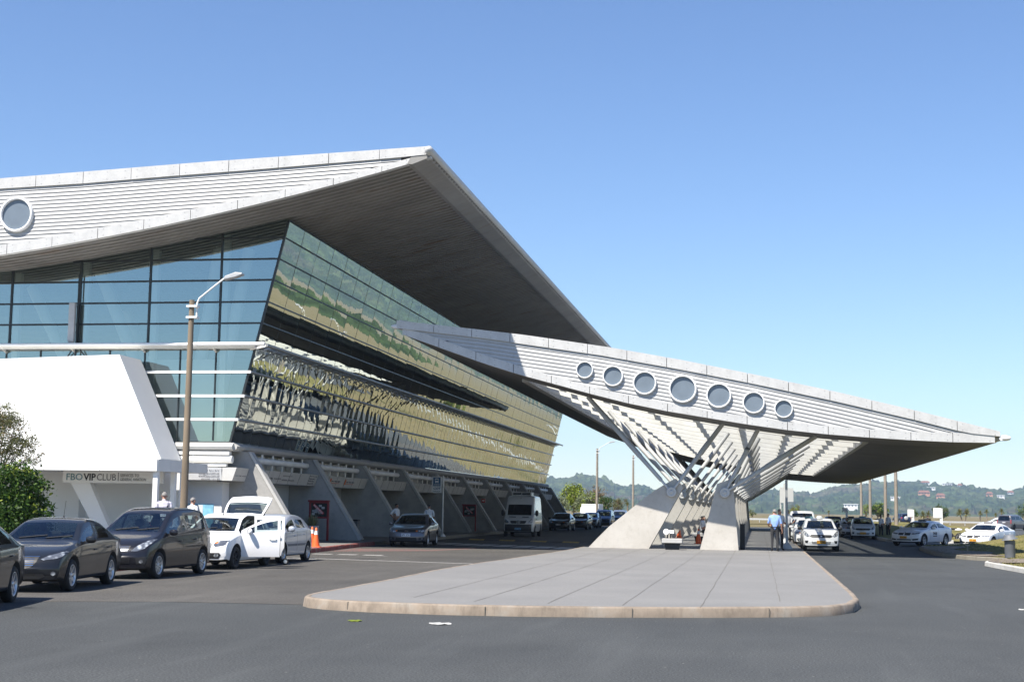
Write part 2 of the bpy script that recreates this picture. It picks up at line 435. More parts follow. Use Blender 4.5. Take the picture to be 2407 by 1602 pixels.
M['steel_rim'] = simple('steel_rim', (.03, .03, .032), .5, .1, 4)
M['black_plastic'] = simple('black_plastic', (.018, .018, .019), .5, .1, 6)
M['dark_in'] = simple('dark_interior', (.022, .022, .024), .85, .15, 5)
M['seat'] = simple('seat_cloth', (.075, .075, .08), .9, .2, 10)
def lampglass():
    m, n, b = new_mat('headlight_glass')
    vo = nd(n, 'ShaderNodeTexVoronoi'); vo.inputs['Scale'].default_value = 9
    tc = n.nodes.new('ShaderNodeTexCoord'); n.links.new(tc.outputs['Object'], vo.inputs['Vector'])
    n.links.new(ramp(n, vo.outputs['Distance'], [(.1, (.75, .78, .8)), (.35, (.4, .43, .46)), (.6, (.13, .14, .16))]), b.inputs['Base Color'])
    b.inputs['Roughness'].default_value = .12; b.inputs['Metallic'].default_value = .3
    b.inputs['Coat Weight'].default_value = 1; b.inputs['Coat Roughness'].default_value = .02
    return m
M['lampglass'] = lampglass()
M['tail_red'] = simple('tail_red', (.36, .012, .012), .2, .15, 8, coat=1)
M['amber'] = simple('amber', (.75, .2, .03), .25, .1, 8, coat=1)
M['chrome'] = simple('chrome', (.72, .73, .74), .12, .03, 3, metal=1)
M['plate_white'] = simple('plate_white', (.72, .73, .75), .5, .05, 8)
M['plate_blue'] = simple('plate_blue', (.2, .42, .68), .5, .05, 8)
M['plate_yellow'] = simple('plate_yellow', (.78, .36, .02), .5, .05, 8)
M['ink'] = simple('ink', (.015, .015, .018), .6, 0)
M['ink_grey'] = simple('ink_grey', (.16, .16, .17), .6, 0)
M['ink_teal'] = simple('ink_teal', (.10, .22, .26), .6, 0)
M['ink_blue'] = simple('ink_blue', (.05, .12, .22), .6, .05)
M['ink_white'] = simple('ink_white', (.75, .76, .77), .6, .02)
M['ink_red'] = simple('ink_red', (.5, .05, .04), .6, .05)
M['ink_orange'] = simple('ink_orange', (.75, .18, .04), .6, .05)
M['cone'] = simple('cone_orange', (.82, .13, .025), .5, .08, 6)
M['cone_white'] = simple('cone_white', (.75, .74, .72), .5, .06, 6)
M['red_paint'] = simple('red_paint', (.2, .012, .016), .45, .12, 4)
M['bin_grey'] = simple('bin_grey', (.13, .14, .155), .55, .15, 4)
M['sign_white'] = simple('sign_white', (.78, .78, .77), .5, .03, 3)
M['bench'] = concrete('bench', (0.4, 0.392, 0.376), (0.48, 0.472, 0.456), (0.32, 0.312, 0.296))
M['black'] = simple('black', (.012, .012, .014), .6, .1, 4)
# people
M['skin'] = simple('skin', (.42, .22, .15), .55, .1, 12)
M['skin_dark'] = simple('skin_tan', (.3, .16, .105), .55, .1, 12)
M['hair_grey'] = simple('hair_grey', (.22, .21, .2), .7, .3, 30)
M['hair_dark'] = simple('hair_dark', (.025, .02, .018), .6, .3, 30)
M['shirt_blue'] = simple('shirt_blue', (.24, .37, .72), .85, .12, 9)
M['shirt_white'] = simple('shirt_white', (.7, .71, .74), .85, .1, 9)
M['shirt_black'] = simple('shirt_black', (.02, .02, .022), .85, .15, 9)
M['trousers'] = simple('trousers', (.035, .035, .038), .85, .2, 9)
M['trousers_black'] = simple('trousers_black', (.014, .014, .017), .85, .2, 9)
M['shoe'] = simple('shoe', (.012, .011, .011), .4, .1, 9)
def stripes():
    m, n, b = new_mat('shirt_striped')
    w = nd(n, 'ShaderNodeTexWave'); w.bands_direction = 'Z'; w.inputs['Scale'].default_value = 8
    tc = n.nodes.new('ShaderNodeTexCoord'); n.links.new(tc.outputs['Object'], w.inputs['Vector'])
    n.links.new(ramp(n, w.outputs['Fac'], [(.55, (.72, .72, .74)), (.7, (.16, .14, .3))]), b.inputs['Base Color']); b.inputs['Roughness'].default_value = .9
    return m
M['shirt_striped'] = stripes()
M['house_white'] = simple('house_white', (.72, .71, .68), .8, .05, .05)
M['house_orange'] = simple('house_orange', (.5, .25, .15), .8, .15, .05)
M['house_roof'] = simple('house_roof', (.36, .16, .1), .8, .15, .05)
M['house_dark'] = simple('house_dark', (.04, .045, .05), .4, .05, .05)
# ------------------------------------------------------------------ the setting
def structure(o): return tag(o, kind='structure')
def sheet(name, poly, z, mat): 
    mb = MB(); mb.add([(x, y, z) for x, y in poly], [tuple(range(len(poly)))]); return structure(mb.build(name, mat))
mb = MB(); s_ = 9000; mb.grid([[(-s_+i*s_/4, -3000+j*s_/4, -.06) for j in range(7)] for i in range(9)]); structure(mb.build('ground', M['field']))
sheet('road', [(-70, -40), (75, -40), (75, 225), (20, 225), (20, 178), (-70, 178)], 0, M['asphalt'])
sheet('older_road', [(-17.2, 21.3), (-12.2, 24.7), (-10.5, 25.3), (-6, 25.6), (-3, 60), (-3, 176), (-19, 176), (-19, 60)], .004, M['asphalt_old'])

# platform under the canopy: paving, kerb, joints
PLAT = [(1.9, 62.9), (1.9, 42.7), (1.9, 30.3), (1.86, 28.4), (1.65, 27.1), (1.25, 26.2), (.5, 25.55), (-.9, 24.9), (-2.5, 24.35), (-3.8, 24.05),
        (-5.2, 23.93), (-6.5, 24.08), (-7.35, 24.4), (-7.75, 24.72), (-8.0, 25.15), (-8.12, 25.7), (-8.15, 26.6), (-8.14, 28.1), (-8.15, 31.4), (-8.3, 37.1), (-8.2, 42.7), (-8.0, 46.6),
        (-7.7, 54.2), (-7.6, 59.7), (-7.6, 150), (1.9, 150)]
def inset(poly, d):
    out = []; n = len(poly)
    for i in range(n):
        a, b, c = Vector(poly[i-1]), Vector(poly[i]), Vector(poly[(i+1) % n])
        n1 = (b-a).normalized(); n2 = (c-b).normalized()
        m1 = Vector((n1.y, -n1.x)); m2 = Vector((n2.y, -n2.x))       # outside is left of travel for a clockwise outline
        mm = (m1+m2).normalized(); k = d/max(.4, mm.dot(m1))
        out.append(tuple(b + mm*k))
    return out
def area(p): return sum(p[i-1][0]*p[i][1]-p[i][0]*p[i-1][1] for i in range(len(p)))/2
if area(PLAT) > 0: PLAT = PLAT[::-1]
def refine(poly, step):
    out = []
    for i in range(len(poly)):
        a, b = Vector(poly[i]), Vector(poly[(i+1) % len(poly)]); k = max(1, int((b-a).length/step))
        out += [tuple(a.lerp(b, j/k)) for j in range(k)]
    return out
def kerb_ring(name, poly, h, w, mat, wob=.008):
    rg = random.Random(3); p0 = refine(poly, .35); n = len(p0)
    rows = []
    rings = [(inset(p0, -.0), 0), (inset(p0, .012), h-.03), (inset(p0, .035), h), (inset(p0, w), h+.002), (inset(p0, w+.01), h-.03)]
    mb = MB(); vs = []
    for q, z in rings: vs += [(x+rg.uniform(-wob, wob), y+rg.uniform(-wob, wob), z+(rg.uniform(-wob, wob)*.4 if z else -.01)) for x, y in q]
    fs = [(k*n+i, k*n+(i+1) % n, (k+1)*n+(i+1) % n, (k+1)*n+i) for k in range(4) for i in range(n)]
    mb.add(vs, fs, 0, True); return structure(mb.build(name, mat))
kerb_ring('platform_kerb', PLAT, .172, .125, M['kerb'])
sheet('platform_paving', inset(PLAT, .12), .17, M['paving'])
mb = MB(); rg = random.Random(5)
for x in (-6.1, -4.85, -3.58, -2.3, -.98, .36):
    pts = [(x+rg.uniform(-.012, .012), y) for y in np.arange(24.9 if x > -5 else 25.6, 150, 1.1)]
    if x > 0: pts = [p for p in pts if p[1] > 26.1]
    for a, b in zip(pts, pts[1:]):
        w = .004+rg.random()*.004
        mb.quad((a[0]-w, a[1], .174), (a[0]+w, a[1], .174), (b[0]+w, b[1], .174), (b[0]-w, b[1], .174))
for y in np.arange(29, 150, 4.47):
    mb.quad((-7.4, y, .1742), (1.6, y, .1742), (1.6, y+.004, .1742), (-7.4, y+.004, .1742))
kp = refine(PLAT, .35); ko = inset(kp, -.004); ki = inset(kp, .126)
for i in range(len(kp)):
    x, y = kp[i]
    if y < 60 and i % 6 == 3 and not (x > 1.8 and y > 45):
        a, b, c, d = Vector(ko[i]), Vector(ki[i]), Vector(ko[i-1]), Vector(ki[i-1]); q = .012/max(.05, (c-a).length); a2, b2 = a.lerp(c, q), b.lerp(d, q)
        mb.quad((a.x, a.y, 0), (a2.x, a2.y, 0), (a2.x, a2.y, .15), (a.x, a.y, .15)); mb.quad((a.x, a.y, .15), (a2.x, a2.y, .15), (b2.x, b2.y, .1765), (b.x, b.y, .1765))
structure(mb.build('platform_joints', M['joint']))
# pavement along the terminal
KL = [(-16.45, 5), (-16.5, 30), (-16.55, 45), (-16.67, 53.7), (-17.1, 59.5), (-17.42, 65.3), (-17.5, 79), (-17.75, 90), (-18.0, 104), (-18.1, 150), (-18.1, 176)]
sheet('pavement', [(-62, 5)] + [(x-.12, y) for x, y in KL] + [(-62, 176)], .17, M['pavement'])
def kerb_run(name, pts, h, w, mat, side=-1, z0=-.01):
    """kerb along an open line; the paved side is to the left (-1) or right (1) in x"""
    mb = MB(); P = []
    fine = []
    for a, b in zip(pts, pts[1:]):
        k = max(1, int(math.hypot(b[0]-a[0], b[1]-a[1])/.8)); fine += [(a[0]+(b[0]-a[0])*j/k, a[1]+(b[1]-a[1])*j/k) for j in range(k)]
    fine.append(pts[-1]); rows = [[], [], [], [], []]
    for i, p in enumerate(fine):
        a, b = fine[max(0, i-1)], fine[min(len(fine)-1, i+1)]
        d = Vector((b[0]-a[0], b[1]-a[1])).normalized(); nn = Vector((d.y, -d.x))*side
        for r_, (o, z) in enumerate(((0, z0), (.012, h-.03), (.035, h), (w, h+.002), (w+.01, z0))):
            rows[r_].append((p[0]+nn.x*o+rng.uniform(-.006, .006), p[1]+nn.y*o, z))
    mb.grid(rows); return structure(mb.build(name, mat))
kerb_run('kerb_red_paint', [p for p in KL if p[1] < 66], .172, .15, M['kerb_red'])
kerb_run('kerb_far', [p for p in KL if p[1] > 65], .172, .15, M['kerb_grey'])

# road markings
def marks(name, quads, z, mat):
    mb = MB()
    for q in quads: mb.add([(x, y, z) for x, y in q], [tuple(range(len(q)))])
    return structure(mb.build(name, mat))
def dash(x, y, w, l, a=0):
    c, s = math.cos(a), math.sin(a)
    return [(x+c*p-s*q, y+s*p+c*q) for p, q in ((-w/2, -l/2), (w/2, -l/2), (w/2, l/2), (-w/2, l/2))]
marks('crosswalk_markings', [dash(-16.1+1.04*i, 71.3-.66*i*1.04, .82, 3.3) for i in range(8)], .009, M['mark_white'])
marks('stop_line_marking', [[(-15.6, 47.65), (-9.0, 45.75), (-9.0, 45.98), (-15.6, 47.9)]], .009, M['mark_white'])
marks('parking_markings', [dash(-15.9+.98*i, 52.15-.06*i, .72, .55) for i in range(3)] + [dash(-13.4, 51.2, .4, .12), dash(-15.2, 47.0, 1.3, .35, .1)], .009, M['mark_white'])
marks('red_zone_marking', [[(-16.6, 55.2), (-13.2, 58.4), (-12.0, 63.6), (-12.3, 63.8), (-13.6, 60.2), (-16.9, 60)]], .009, M['mark_red'])
bump_ = thing('speed_bump', 'low asphalt speed bump with yellow painted blocks across the drive beside the terminal', 'speed bump', (-12.5, 79.6, 0))
prof = [(-.55, .006), (-.35, .045), (0, .065), (.35, .045), (.55, .006)]
for k in range(10):
    mb = MB(); x0 = -16.9+k*.93; x1 = x0+.93
    mb.grid([[(x, 79.6-(x+14)*.42+dy, z) for dy, z in prof] for x in (x0, x1)], 0, True)
    mb.build('painted_block' if k % 2 else 'hump', M['mark_yellow'] if k % 2 else M['asphalt_old'], bump_, True)

# lawns to the right of the taxi lane
def kx(y):      # x of the island's kerb
    return np.interp(y, [28, 47, 51, 54, 56, 57.5, 58.6, 59.9, 60.8, 62.9, 65.4, 69.8, 76, 80, 82], [9.0, 8.15, 7.95, 7.85, 8.3, 9.2, 9.35, 8.7, 8.2, 7.8, 7.6, 7.6, 7.9, 8.5, 9.6])
def lawn_z(x, y):
    return .15 + .023*max(0, min(x-8.2, 7.5))**2 + max(0, x-15.7)*.05 - .15*smooth01((y-79)/4.)*max(0, min(1, (x-8.2)/3))
mb = MB(); ys = list(np.arange(28, 80.6, .5)); ts = [0, .1, .25, .5, .8, 1.2, 1.7, 2.3, 3, 4, 5, 6, 7, 8, 10, 13, 17, 22, 30]
mb.grid([[(kx(y)+.1+t, y, lawn_z(kx(y)+.1+t, y)+(rng.uniform(-.025, .025) if t > .2 else 0)) for t in ts] for y in ys], 0, True)
structure(mb.build('lawn', M['lawn']))
mb = MB(); ys2 = list(np.arange(59.9, 77, .5))
mb.grid([[(kx(y)+.1+t, y, lawn_z(kx(y)+.1+t, y)+.03) for t in (0, .4, .8, 1.2, 1.5+.5*math.sin(y*.7))] for y in ys2], 0, True)
structure(mb.build('gravel_bed', M['gravel']))
mb = MB(); mb.grid([[(kx(y)+.1+t, y, lawn_z(kx(y)+.1+t, y)+.032) for t in (0, .4, .9, 1.4)] for y in np.arange(52.2, 56.6, .4)], 0, True)
structure(mb.build('gravel_patch', M['gravel']))
kerb_run('kerb_white_paint', [(float(kx(y)), y) for y in np.arange(28, 56.6, 1.)], .16, .16, M['kerb_white'], 1)
kerb_run('kerb_island', [(float(kx(y)), y) for y in np.arange(57, 80.9, .8)], .16, .14, M['kerb_grey'], 1)
def lawn2_z(x, y): return .14 + .72*float(smooth01((y-97)/26.))
mb = MB(); mb.grid([[(x+(.4*abs(y-96)**.5 if x < 9 else 0)*0, y, lawn2_z(x, y)+rng.uniform(-.02, .02)) for x in np.linspace(8.1, 16.2, 12)] for y in np.arange(96, 176, 1.5)], 0, True)
structure(mb.build('far_lawn', M['lawn']))
kerb_run('kerb_far_island', [(12, 95.2), (9.4, 95.3), (8.5, 95.6), (8.05, 96.4), (8.0, 100), (8.0, 150)], .2, .14, M['kerb_white'], 1)
mb = MB(); mb.grid([[(x, y, -.02+rng.uniform(0, .05)) for x in np.linspace(-80, 90, 40)] for y in np.linspace(226, 470, 30)], 0, True); structure(mb.build('dry_meadow', M['field']))

# hills beyond the lake plain: a real relief, wooded with crown-sized bumps
def hills():
    az_k = [-40, -25, -15, -9.5, -8.27, -7.41, -7.04, -6.51, -5.97, -5.7, -5.25, -4.89, -4.69, -4.15, -2.5, -.08, .57, 2.02, 2.92, 4.4, 5.65, 7.49, 9.22, 9.62, 11, 13, 15.5, 18, 21, 24, 28, 34, 50]
    rd_k = [60, 90, 80, 78, 83, 87, 93, 92, 82, 72, 65, 64, 70, 57, 50, 53, 60, 51, 71, 81, 85, 75, 61, 67, 90, 150, 215, 285, 310, 260, 180, 110, 60]
    az = np.linspace(-38, 46, 800); rr = np.concatenate([np.linspace(2300, 2750, 14), np.linspace(2755, 4150, 190)])
    A, RR = np.meshgrid(az, rr, indexing='ij')
    X = RR*np.sin(np.radians(A)); Y = RR*np.cos(np.radians(A))
    ridge = np.interp(A, az_k, rd_k)
    t = np.clip((RR-2450)/(3950-2450), 0, 1)
    fold = vnoise(X/210, Y/210, 3)*.6 + vnoise(X/90, Y/90, 4)*.4
    z = ridge*(t**1.15)*(1-.35*(1-t)*fold*1.6) * np.where(RR > 3950, 1-((RR-3950)/400)**2, 1)
    crown = (vnoise(X/9, Y/9, 5)**1.5)*9 + vnoise(X/23, Y/23, 6)*7 - 6
    lone = (vnoise(X/14, Y/14, 9) > .86)*8
    z = z + (crown+lone)*smooth01((RR-2480)/150) - 1.5
    v = np.stack([X, Y, z], -1).reshape(-1, 3); na, nr = A.shape
    idx = np.arange(na*nr).reshape(na, nr)
    f = np.stack([idx[:-1, :-1], idx[1:, :-1], idx[1:, 1:], idx[:-1, 1:]], -1).reshape(-1, 4)
    me = bpy.data.meshes.new('hills'); me.from_pydata(v.tolist(), [], f.tolist()); me.materials.append(M['hill'])
    structure(link('hills', me))
    return az_k, rd_k
AZK, RDK = hills()
def woodland():
    az = np.linspace(10.8, 40, 330); rr = np.linspace(700, 900, 34); A, RR = np.meshgrid(az, rr, indexing='ij')
    X = RR*np.sin(np.radians(A)); Y = RR*np.cos(np.radians(A))
    z = (vnoise(X/7, Y/7, 15)**1.3*3.5 + vnoise(X/30, Y/30, 16)*4)*smooth01((RR-700)/25)*smooth01((900-RR)/25)*smooth01((A-10.8)/1.2) - .4
    v = np.stack([X, Y, z], -1).reshape(-1, 3); na, nr = A.shape; idx = np.arange(na*nr).reshape(na, nr)
    f = np.stack([idx[:-1, :-1], idx[1:, :-1], idx[1:, 1:], idx[:-1, 1:]], -1).reshape(-1, 4)
    me = bpy.data.meshes.new('woodland'); me.from_pydata(v.tolist(), [], f.tolist()); me.materials.append(M['hill'])
    tag(link('woodland', me), 'dark green belt of far woodland at the foot of the hills', 'woodland', kind='stuff')
woodland()
def house(az, r, w, d, h, kind, label):
    ridge = np.interp(az, AZK, RDK); t = (r-2450)/1500.; z = ridge*t**1.15*.92
    w *= .72; h *= .55
    t_ = thing('hillside_house', label, 'house', (r*math.sin(R(az)), r*math.cos(R(az)), z-2), -R(az), 'houses on the far wooded hill')
    mb = MB(); hh = h+9; mb.box((-w/2, 0, 0), (w/2, d, hh)); mb.build('wall', M['house_white'] if kind != 'o' else M['house_orange'], t_)
    mb = MB()
    if kind == 'f': mb.box((-w/2-1, -1, hh), (w/2+1, d+1, hh+1.2))
    else: mb.prism([(-w/2-1.5, hh), (w/2+1.5, hh), (w/2-3, hh+4.5), (-w/2+3, hh+4.5)], -1.5, d+1.5)
    mb.build('roof', M['house_white'] if kind == 'f' else M['house_roof'], t_)
    for i in range(max(2, int(w/6))):
        x = -w/2+3+i*6.
        if x < w/2-2: mb = MB(); mb.box((x-1.1, -.06, hh-3.4), (x+1.1, .2, hh-1.2)); mb.build('window', M['house_dark'], t_)
house(6.15, 3280, 34, 14, 7, 'o', 'terracotta house cluster halfway up the wooded hill, widest one')
house(6.75, 3180, 24, 12, 6, 'o', 'lower terracotta house with tiled roof on the wooded slope')
house(6.42, 3620, 26, 12, 6, 'f', 'small flat white house alone above the terracotta houses')
house(7.0, 3930, 34, 12, 8, 'f', 'wide white building on the crest of the hill')
house(6.2, 3930, 30, 12, 5, 'r', 'low red-roofed house on the crest left of the white building')
house(7.45, 3930, 16, 12, 5, 'r', 'small red-roofed house on the crest right of the white building')
house(8.5, 3500, 20, 12, 6, 'o', 'reddish house near the right end of the hill')
house(9.25, 3750, 20, 12, 6, 'r', 'red-roofed house at the far right below the crest')
house(8.9, 3450, 22, 10, 5, 'f', 'pale flat house at the far right of the hill')
house(3.45, 2700, 34, 9, 4, 'f', 'long low white building at the foot of the hill')
house(5.1, 3050, 26, 10, 4, 'f', 'long pale house on the lower wooded slope')
# ------------------------------------------------------------------ terminal building
YR, YW, YE = 54.4, 57.5, 148.0          # roof front, glass front, rear
ter = thing('terminal_building', 'grey metal airport terminal with folded lens-shaped roof and tilted glass walls', 'building', (-21, 57.5, 0))
def curve(pts):
    xs = [p[0] for p in pts]; zs = [p[1] for p in pts]
    return lambda x: float(np.interp(x, xs, zs))
def smoothcurve(pts, k=3):
    """piecewise curve through the points, softened by a low-order fit"""
    xs = np.array([p[0] for p in pts]); zs = np.array([p[1] for p in pts]); c = np.polyfit(xs-xs.mean(), zs, k); m_ = xs.mean()
    return lambda x: float(np.polyval(c, x-m_))
XL = -52.0
_sof = smoothcurve([(-30.68, 11.77), (-27.05, 12.29), (-23.42, 12.96), (-19.84, 13.62), (-18.03, 14.01), (-12.76, 15.35)], 2)
sof_edge = lambda x: _sof(x) if x > -32 else 11.55 + .0016*(x+36)**2 + (_sof(-32)-11.55-.0016*16)
lowband = lambda x: sof_edge(x) + .42 - .2*smooth01((x+24)/11.3)
upbot = curve([(-60, 12.6), (-45, 13.7), (-30.84, 14.54), (-27.27, 14.67), (-23.51, 14.88), (-19.89, 15.06), (-14.12, 15.39), (-12.6, 15.5)])
uptop = curve([(-60, 13.1), (-45, 14.15), (-30.87, 14.97), (-21.65, 15.45), (-12.5, 15.83)])
XT = -12.62
def band(name, x0, x1, lo, hi, y, th, parent, step=2.0, bolts=True, mat='zinc'):
    """a fascia of separate sheet panels with open joints and rows of fixings"""
    mb = MB(); n = max(1, round((x1-x0)/step)); g = .012
    for i in range(n):
        a = x0+(x1-x0)*i/n+g; b = x0+(x1-x0)*(i+1)/n-g; j = rng.uniform(-.006, .006)
        k = 3; xs = [a+(b-a)*t/k for t in range(k+1)]
        poly = [(x, lo(x)) for x in xs] + [(x, hi(x)) for x in xs[::-1]]
        mb.prism(poly, y+j, y+th, 'xz', 0)
        if bolts:
            for t in (.12, .5, .88):
                x = a+(b-a)*t
                for q in (.2, .8):
                    z = lo(x)+(hi(x)-lo(x))*q; mb.box((x-.014, y+j-.008, z-.014), (x+.014, y+j+.01, z+.014), 1)
    mb.box((x0, y+th, 0), (x0+.01, y+th+.01, .01), 0) if False else None
    return mb.build(name, [M[mat], M['bolt']], parent, True)
def cladding(name, x0, x1, lo, hi, y, pitch, parent, lip=.036):
    """lapped sheets that follow the upper band and die into the lower one"""
    mb = MB(); n = 60; xs = np.linspace(x0, x1, n+1)
    kmax = int(max(hi(x)-lo(x) for x in xs)/pitch)+2
    for k in range(kmax):
        run = []
        for x in xs:
            h = hi(x)-lo(x); a, b = k*pitch, (k+1)*pitch
            run.append(None if h <= a else (x, hi(x)-a, hi(x)-min(b, h), min(b, h)/pitch-k))
        for p, q in zip(run, run[1:]):
            if p is None or q is None:
                if p is None and q is None: continue
                e = p or q                                                # wedge end: slide towards the missing side until it closes
                p, q = (p or (q[0]-(x1-x0)/n*.5, q[2], q[2], 0), q or (p[0]+(x1-x0)/n*.5, p[2], p[2], 0))
            y0 = y; yp, yq = y-lip*max(0, p[3]), y-lip*max(0, q[3])
            mb.quad((p[0], y0, p[1]), (q[0], y0, q[1]), (q[0], yq, q[2]), (p[0], yp, p[2]))
            mb.quad((p[0], yp, p[2]), (q[0], yq, q[2]), (q[0], y0+.02, q[2]+.004), (p[0], y0+.02, p[2]+.004))
    return mb.build(name, M['zinc_clad'], parent, True, fix=False)
def porthole(x, z, r, y, parent):
    """round window in a deep white ring"""
    t = MB(); d = .11+.06*r
    t.lathe([(r*.875, -d*.1), (r*.875, -d), (r*.9, -d-.02), (r*.97, -d-.02), (r, -d), (r+.012, .04)], (x, y, z), 'y', 40)
    w = t.build('porthole_window', M['ring_white'], parent, True)
    g = MB(); g.lathe([(r*.885, -.006), (r*.5, -.010), (.001, -.012)], (x, y-.055, z), 'y', 40); g.build('pane', M['port_disc'], w, False)
    w.children[0].location = (-parent.location.x, -parent.location.y, -parent.location.z)
    return w
roof = MB()
xs = np.concatenate([np.linspace(XL, -34, 8), np.linspace(-33, XT, 22)])
roof.grid([[(x, y, uptop(x)-.02) for y in (YR+.1, YE+4)] for x in xs])
roof.grid([[(x, YE+4, z) for z in (sof_edge(x), uptop(x)-.02)] for x in xs])
roof_o = roof.build('roof', M['zinc'], ter, True)
so = MB(); ribs = []; y = YR+.18
while y < YE+4: ribs += [(y, .075), (y+.315, .075), (y+.32, 0), (y+.48, 0)]; y += .485
so.grid([[(x, yy, sof_edge(x)+.03+zz) for x in xs] for yy, zz in ribs])
so.build('soffit', M['soffit'], ter, True)
band('upper_band', XL, XT, upbot, uptop, YR-.14, .3, ter, 2.02)
band('lower_band', XL, XT, sof_edge, lowband, YR-.1, .3, ter, 1.98)
cladding('cladding', XL, XT-1.2, lambda x: lowband(x)-.03, lambda x: upbot(x)+.03, YR-.05, .155, ter)
for x, z, r in ((-29.97, 13.44, .72), (-33.4, 13.15, .66)): porthole(x, z, r, YR-.05, ter)
# edge beam along the eaves and its rounded nose
eb = MB(); zt = 15.42
eb.prism([(XT-.02, zt+.42), (XT-.6, zt+.36), (XT-.95, zt-.28), (XT-.75, zt-.30), (XT-.1, zt-.06), (XT+.02, zt+.06)], YR-.12, YE+4, 'xz')
n_ = 46
eb.build('eaves_beam', M['soffit'], ter, True)
ns = MB(); ns.tube([(XT-.05, YR-.3, zt+.2), (XT-.05, YE+4, zt+.2)], .17, 12); ns.lathe([(.17, 0), (.13, -.1), (.06, -.16), (.001, -.18)], (XT-.05, YR-.3, zt+.2), 'y', 12)
ns.build('eaves_nose', M['zinc'], ter, True)

# --- tilted glass wall over the drive
GX = lambda z: -21.64 + .2395*(z-4.33)
def glass_wall():
    mb = MB(); rg = random.Random(11)
    rows = [4.33, 5.27, 6.25, 7.25, 8.36, 9.31, 10.21, 11.13, 12.02, 12.92, 13.66]
    for k in range(len(rows)-1):
        step = 1.1175 if k < 4 else 2.235
        y = YW+.02
        while y < YE-.05:
            y1 = min(y+step, YE); j = [rg.uniform(-.0032, .0032)*step*(1 if k < 4 else .42) for _ in range(4)]
            z0, z1 = rows[k]+.012, rows[k+1]-.012
            a, b = y+.012, y1-.012; N = 4; bow = rg.uniform(.0, .0045)*step*(1 if k < 4 else .3)
            P = []
            for s in range(N+1):
                row = []
                for t in range(N+1):
                    u_, v_ = t/N, s/N
                    off = (j[0]*(1-u_)+j[1]*u_)*(1-v_) + (j[2]*(1-u_)+j[3]*u_)*v_ + bow*4*u_*(1-u_) + bow*2*v_*(1-v_)
                    z = z0+(z1-z0)*v_; row.append((GX(z)+off, a+(b-a)*u_, z))
                P.append(row)
            mb.grid(P, 0, True); y = y1
    return mb.build('side_glazing', M['glass_side'], ter, True)
sg = glass_wall()
mb = MB()
for z in (9.31, 10.21, 11.13, 12.02, 12.92, 13.63): mb.bar((GX(z)+.01, YW, z), (GX(z)+.01, YE, z), .07, .05)
y = YW+2.235
while y < YE:
    mb.bar((GX(8.4)-.012, y, 8.4), (GX(13.6)-.012, y, 13.6), .028, .03, 0, (1, 0, 0)); y += 2.235
y = YW+1.1175
while y < YE:
    mb.bar((GX(4.4)-.012, y, 4.4), (GX(8.3)-.012, y, 8.3), .024, .03, 0, (1, 0, 0)); y += 1.1175
o = mb.build('mullions', M['mullion'], sg, False)
o.location = -ter.location
for z in (5.27, 6.25, 7.25):
    mb = MB(); mb.tube([(GX(z)+.12, YW-.1, z), (GX(z)+.12, YE, z)], .055, 8)
    y = YW+1.1
    while y < YE: mb.bar((GX(z)-.02, y, z), (GX(z)+.1, y, z), .03, .03); y += 2.235
    mb.build('glazing_rail', M['alu'], ter, True)
# sunshade: outrigger tube, brackets and tilted blades
ss = MB(); z = 8.33; x0 = GX(z)
ss.tube([(x0+.62, YW-.45, z), (x0+.62, YE+1.2, z)], .075, 10)
ss.tube([(x0+.12, YW, z-.02), (x0+.12, YE, z-.02)], .05, 8)
y = YW+.3; k = 0
while y < YE:
    ss.bar((x0, y, z-.25), (x0+.62, y, z), .05, .06); ss.bar((x0, y, z+.03), (x0+.6, y, z+.03), .05, .04)
    ss.bar((x0+.1, y, z), (x0+.6, y+1.1, z), .035, .035)
    y += 1.1175; k += 1
sh = ss.build('sunshade', M['alu'], ter, True)
y = YW+2.2; k = 0
while y < YE-1:
    if k % 3:
        mb = MB(); mb.bar((x0+.29, y, z+.13), (x0+.29, y+.95, z+.13), .44, .02, 0, (.31, 0, .95)); mb.build('sunshade_blade', M['lamp_grey'], ter, True)
    y += 1.1175; k += 1

# --- front glass wall
fz = [4.33, 5.27, 6.25, 7.25, 8.3, 9.31, 10.21, 11.13, 12.02, 12.92]
tw = lambda x: sof_edge(x)+.01
XGL = -50.0
poly = [(XGL, 4.33), (GX(4.33), 4.33), (GX(13.64), tw(GX(13.64)))] + [(x, tw(x)) for x in np.linspace(-20, XGL, 24)]
mb = MB(); mb.add([(x, YW, z) for x, z in poly], [tuple(range(len(poly)))])
fg = mb.build('front_glazing', M['glass_front'], ter, True)
mb = MB()
for z in fz[5:]:
    xl = next((x for x in np.linspace(-21, XGL, 400) if tw(x) < z), XGL)
    mb.box((xl, YW-.05, z-.035), (GX(z), YW+.05, z+.035))
for i, x in enumerate(np.arange(-22.3, XGL, -3.155)): mb.box((x-.04, YW-.052, 8.4), (x+.04, YW+.052, tw(x)-.01))
for x in np.arange(-22.4, XGL, -1.5775): mb.box((x-.025, YW-.048, 4.4), (x+.025, YW+.048, 8.2))
mb.bar((GX(4.33), YW, 4.33), (GX(13.64), YW, 13.64), .09, .09)
mb.box((XGL, YW-.05, 4.30), (GX(4.33), YW+.05, 4.36))
o = mb.build('mullions', M['mullion'], fg, False); o.location = -ter.location
for z in (5.27, 6.25, 7.25):
    mb = MB(); mb.bar((XGL, YW-.13, z), (GX(z)+.14, YW-.13, z), .08, .11); mb.build('glazing_rail', M['white_paint'], ter, True)
mb = MB()
mb.tube([(XGL, YW-.62, 8.36), (GX(8.36)+.6, YW-.62, 8.36)], .085, 10); mb.box((XGL, YW-.5, 8.22), (GX(8.3)+.1, YW-.02, 8.3))
mb.tube([(XGL, YW-.16, 8.44), (GX(8.36)+.1, YW-.16, 8.44)], .05, 8)
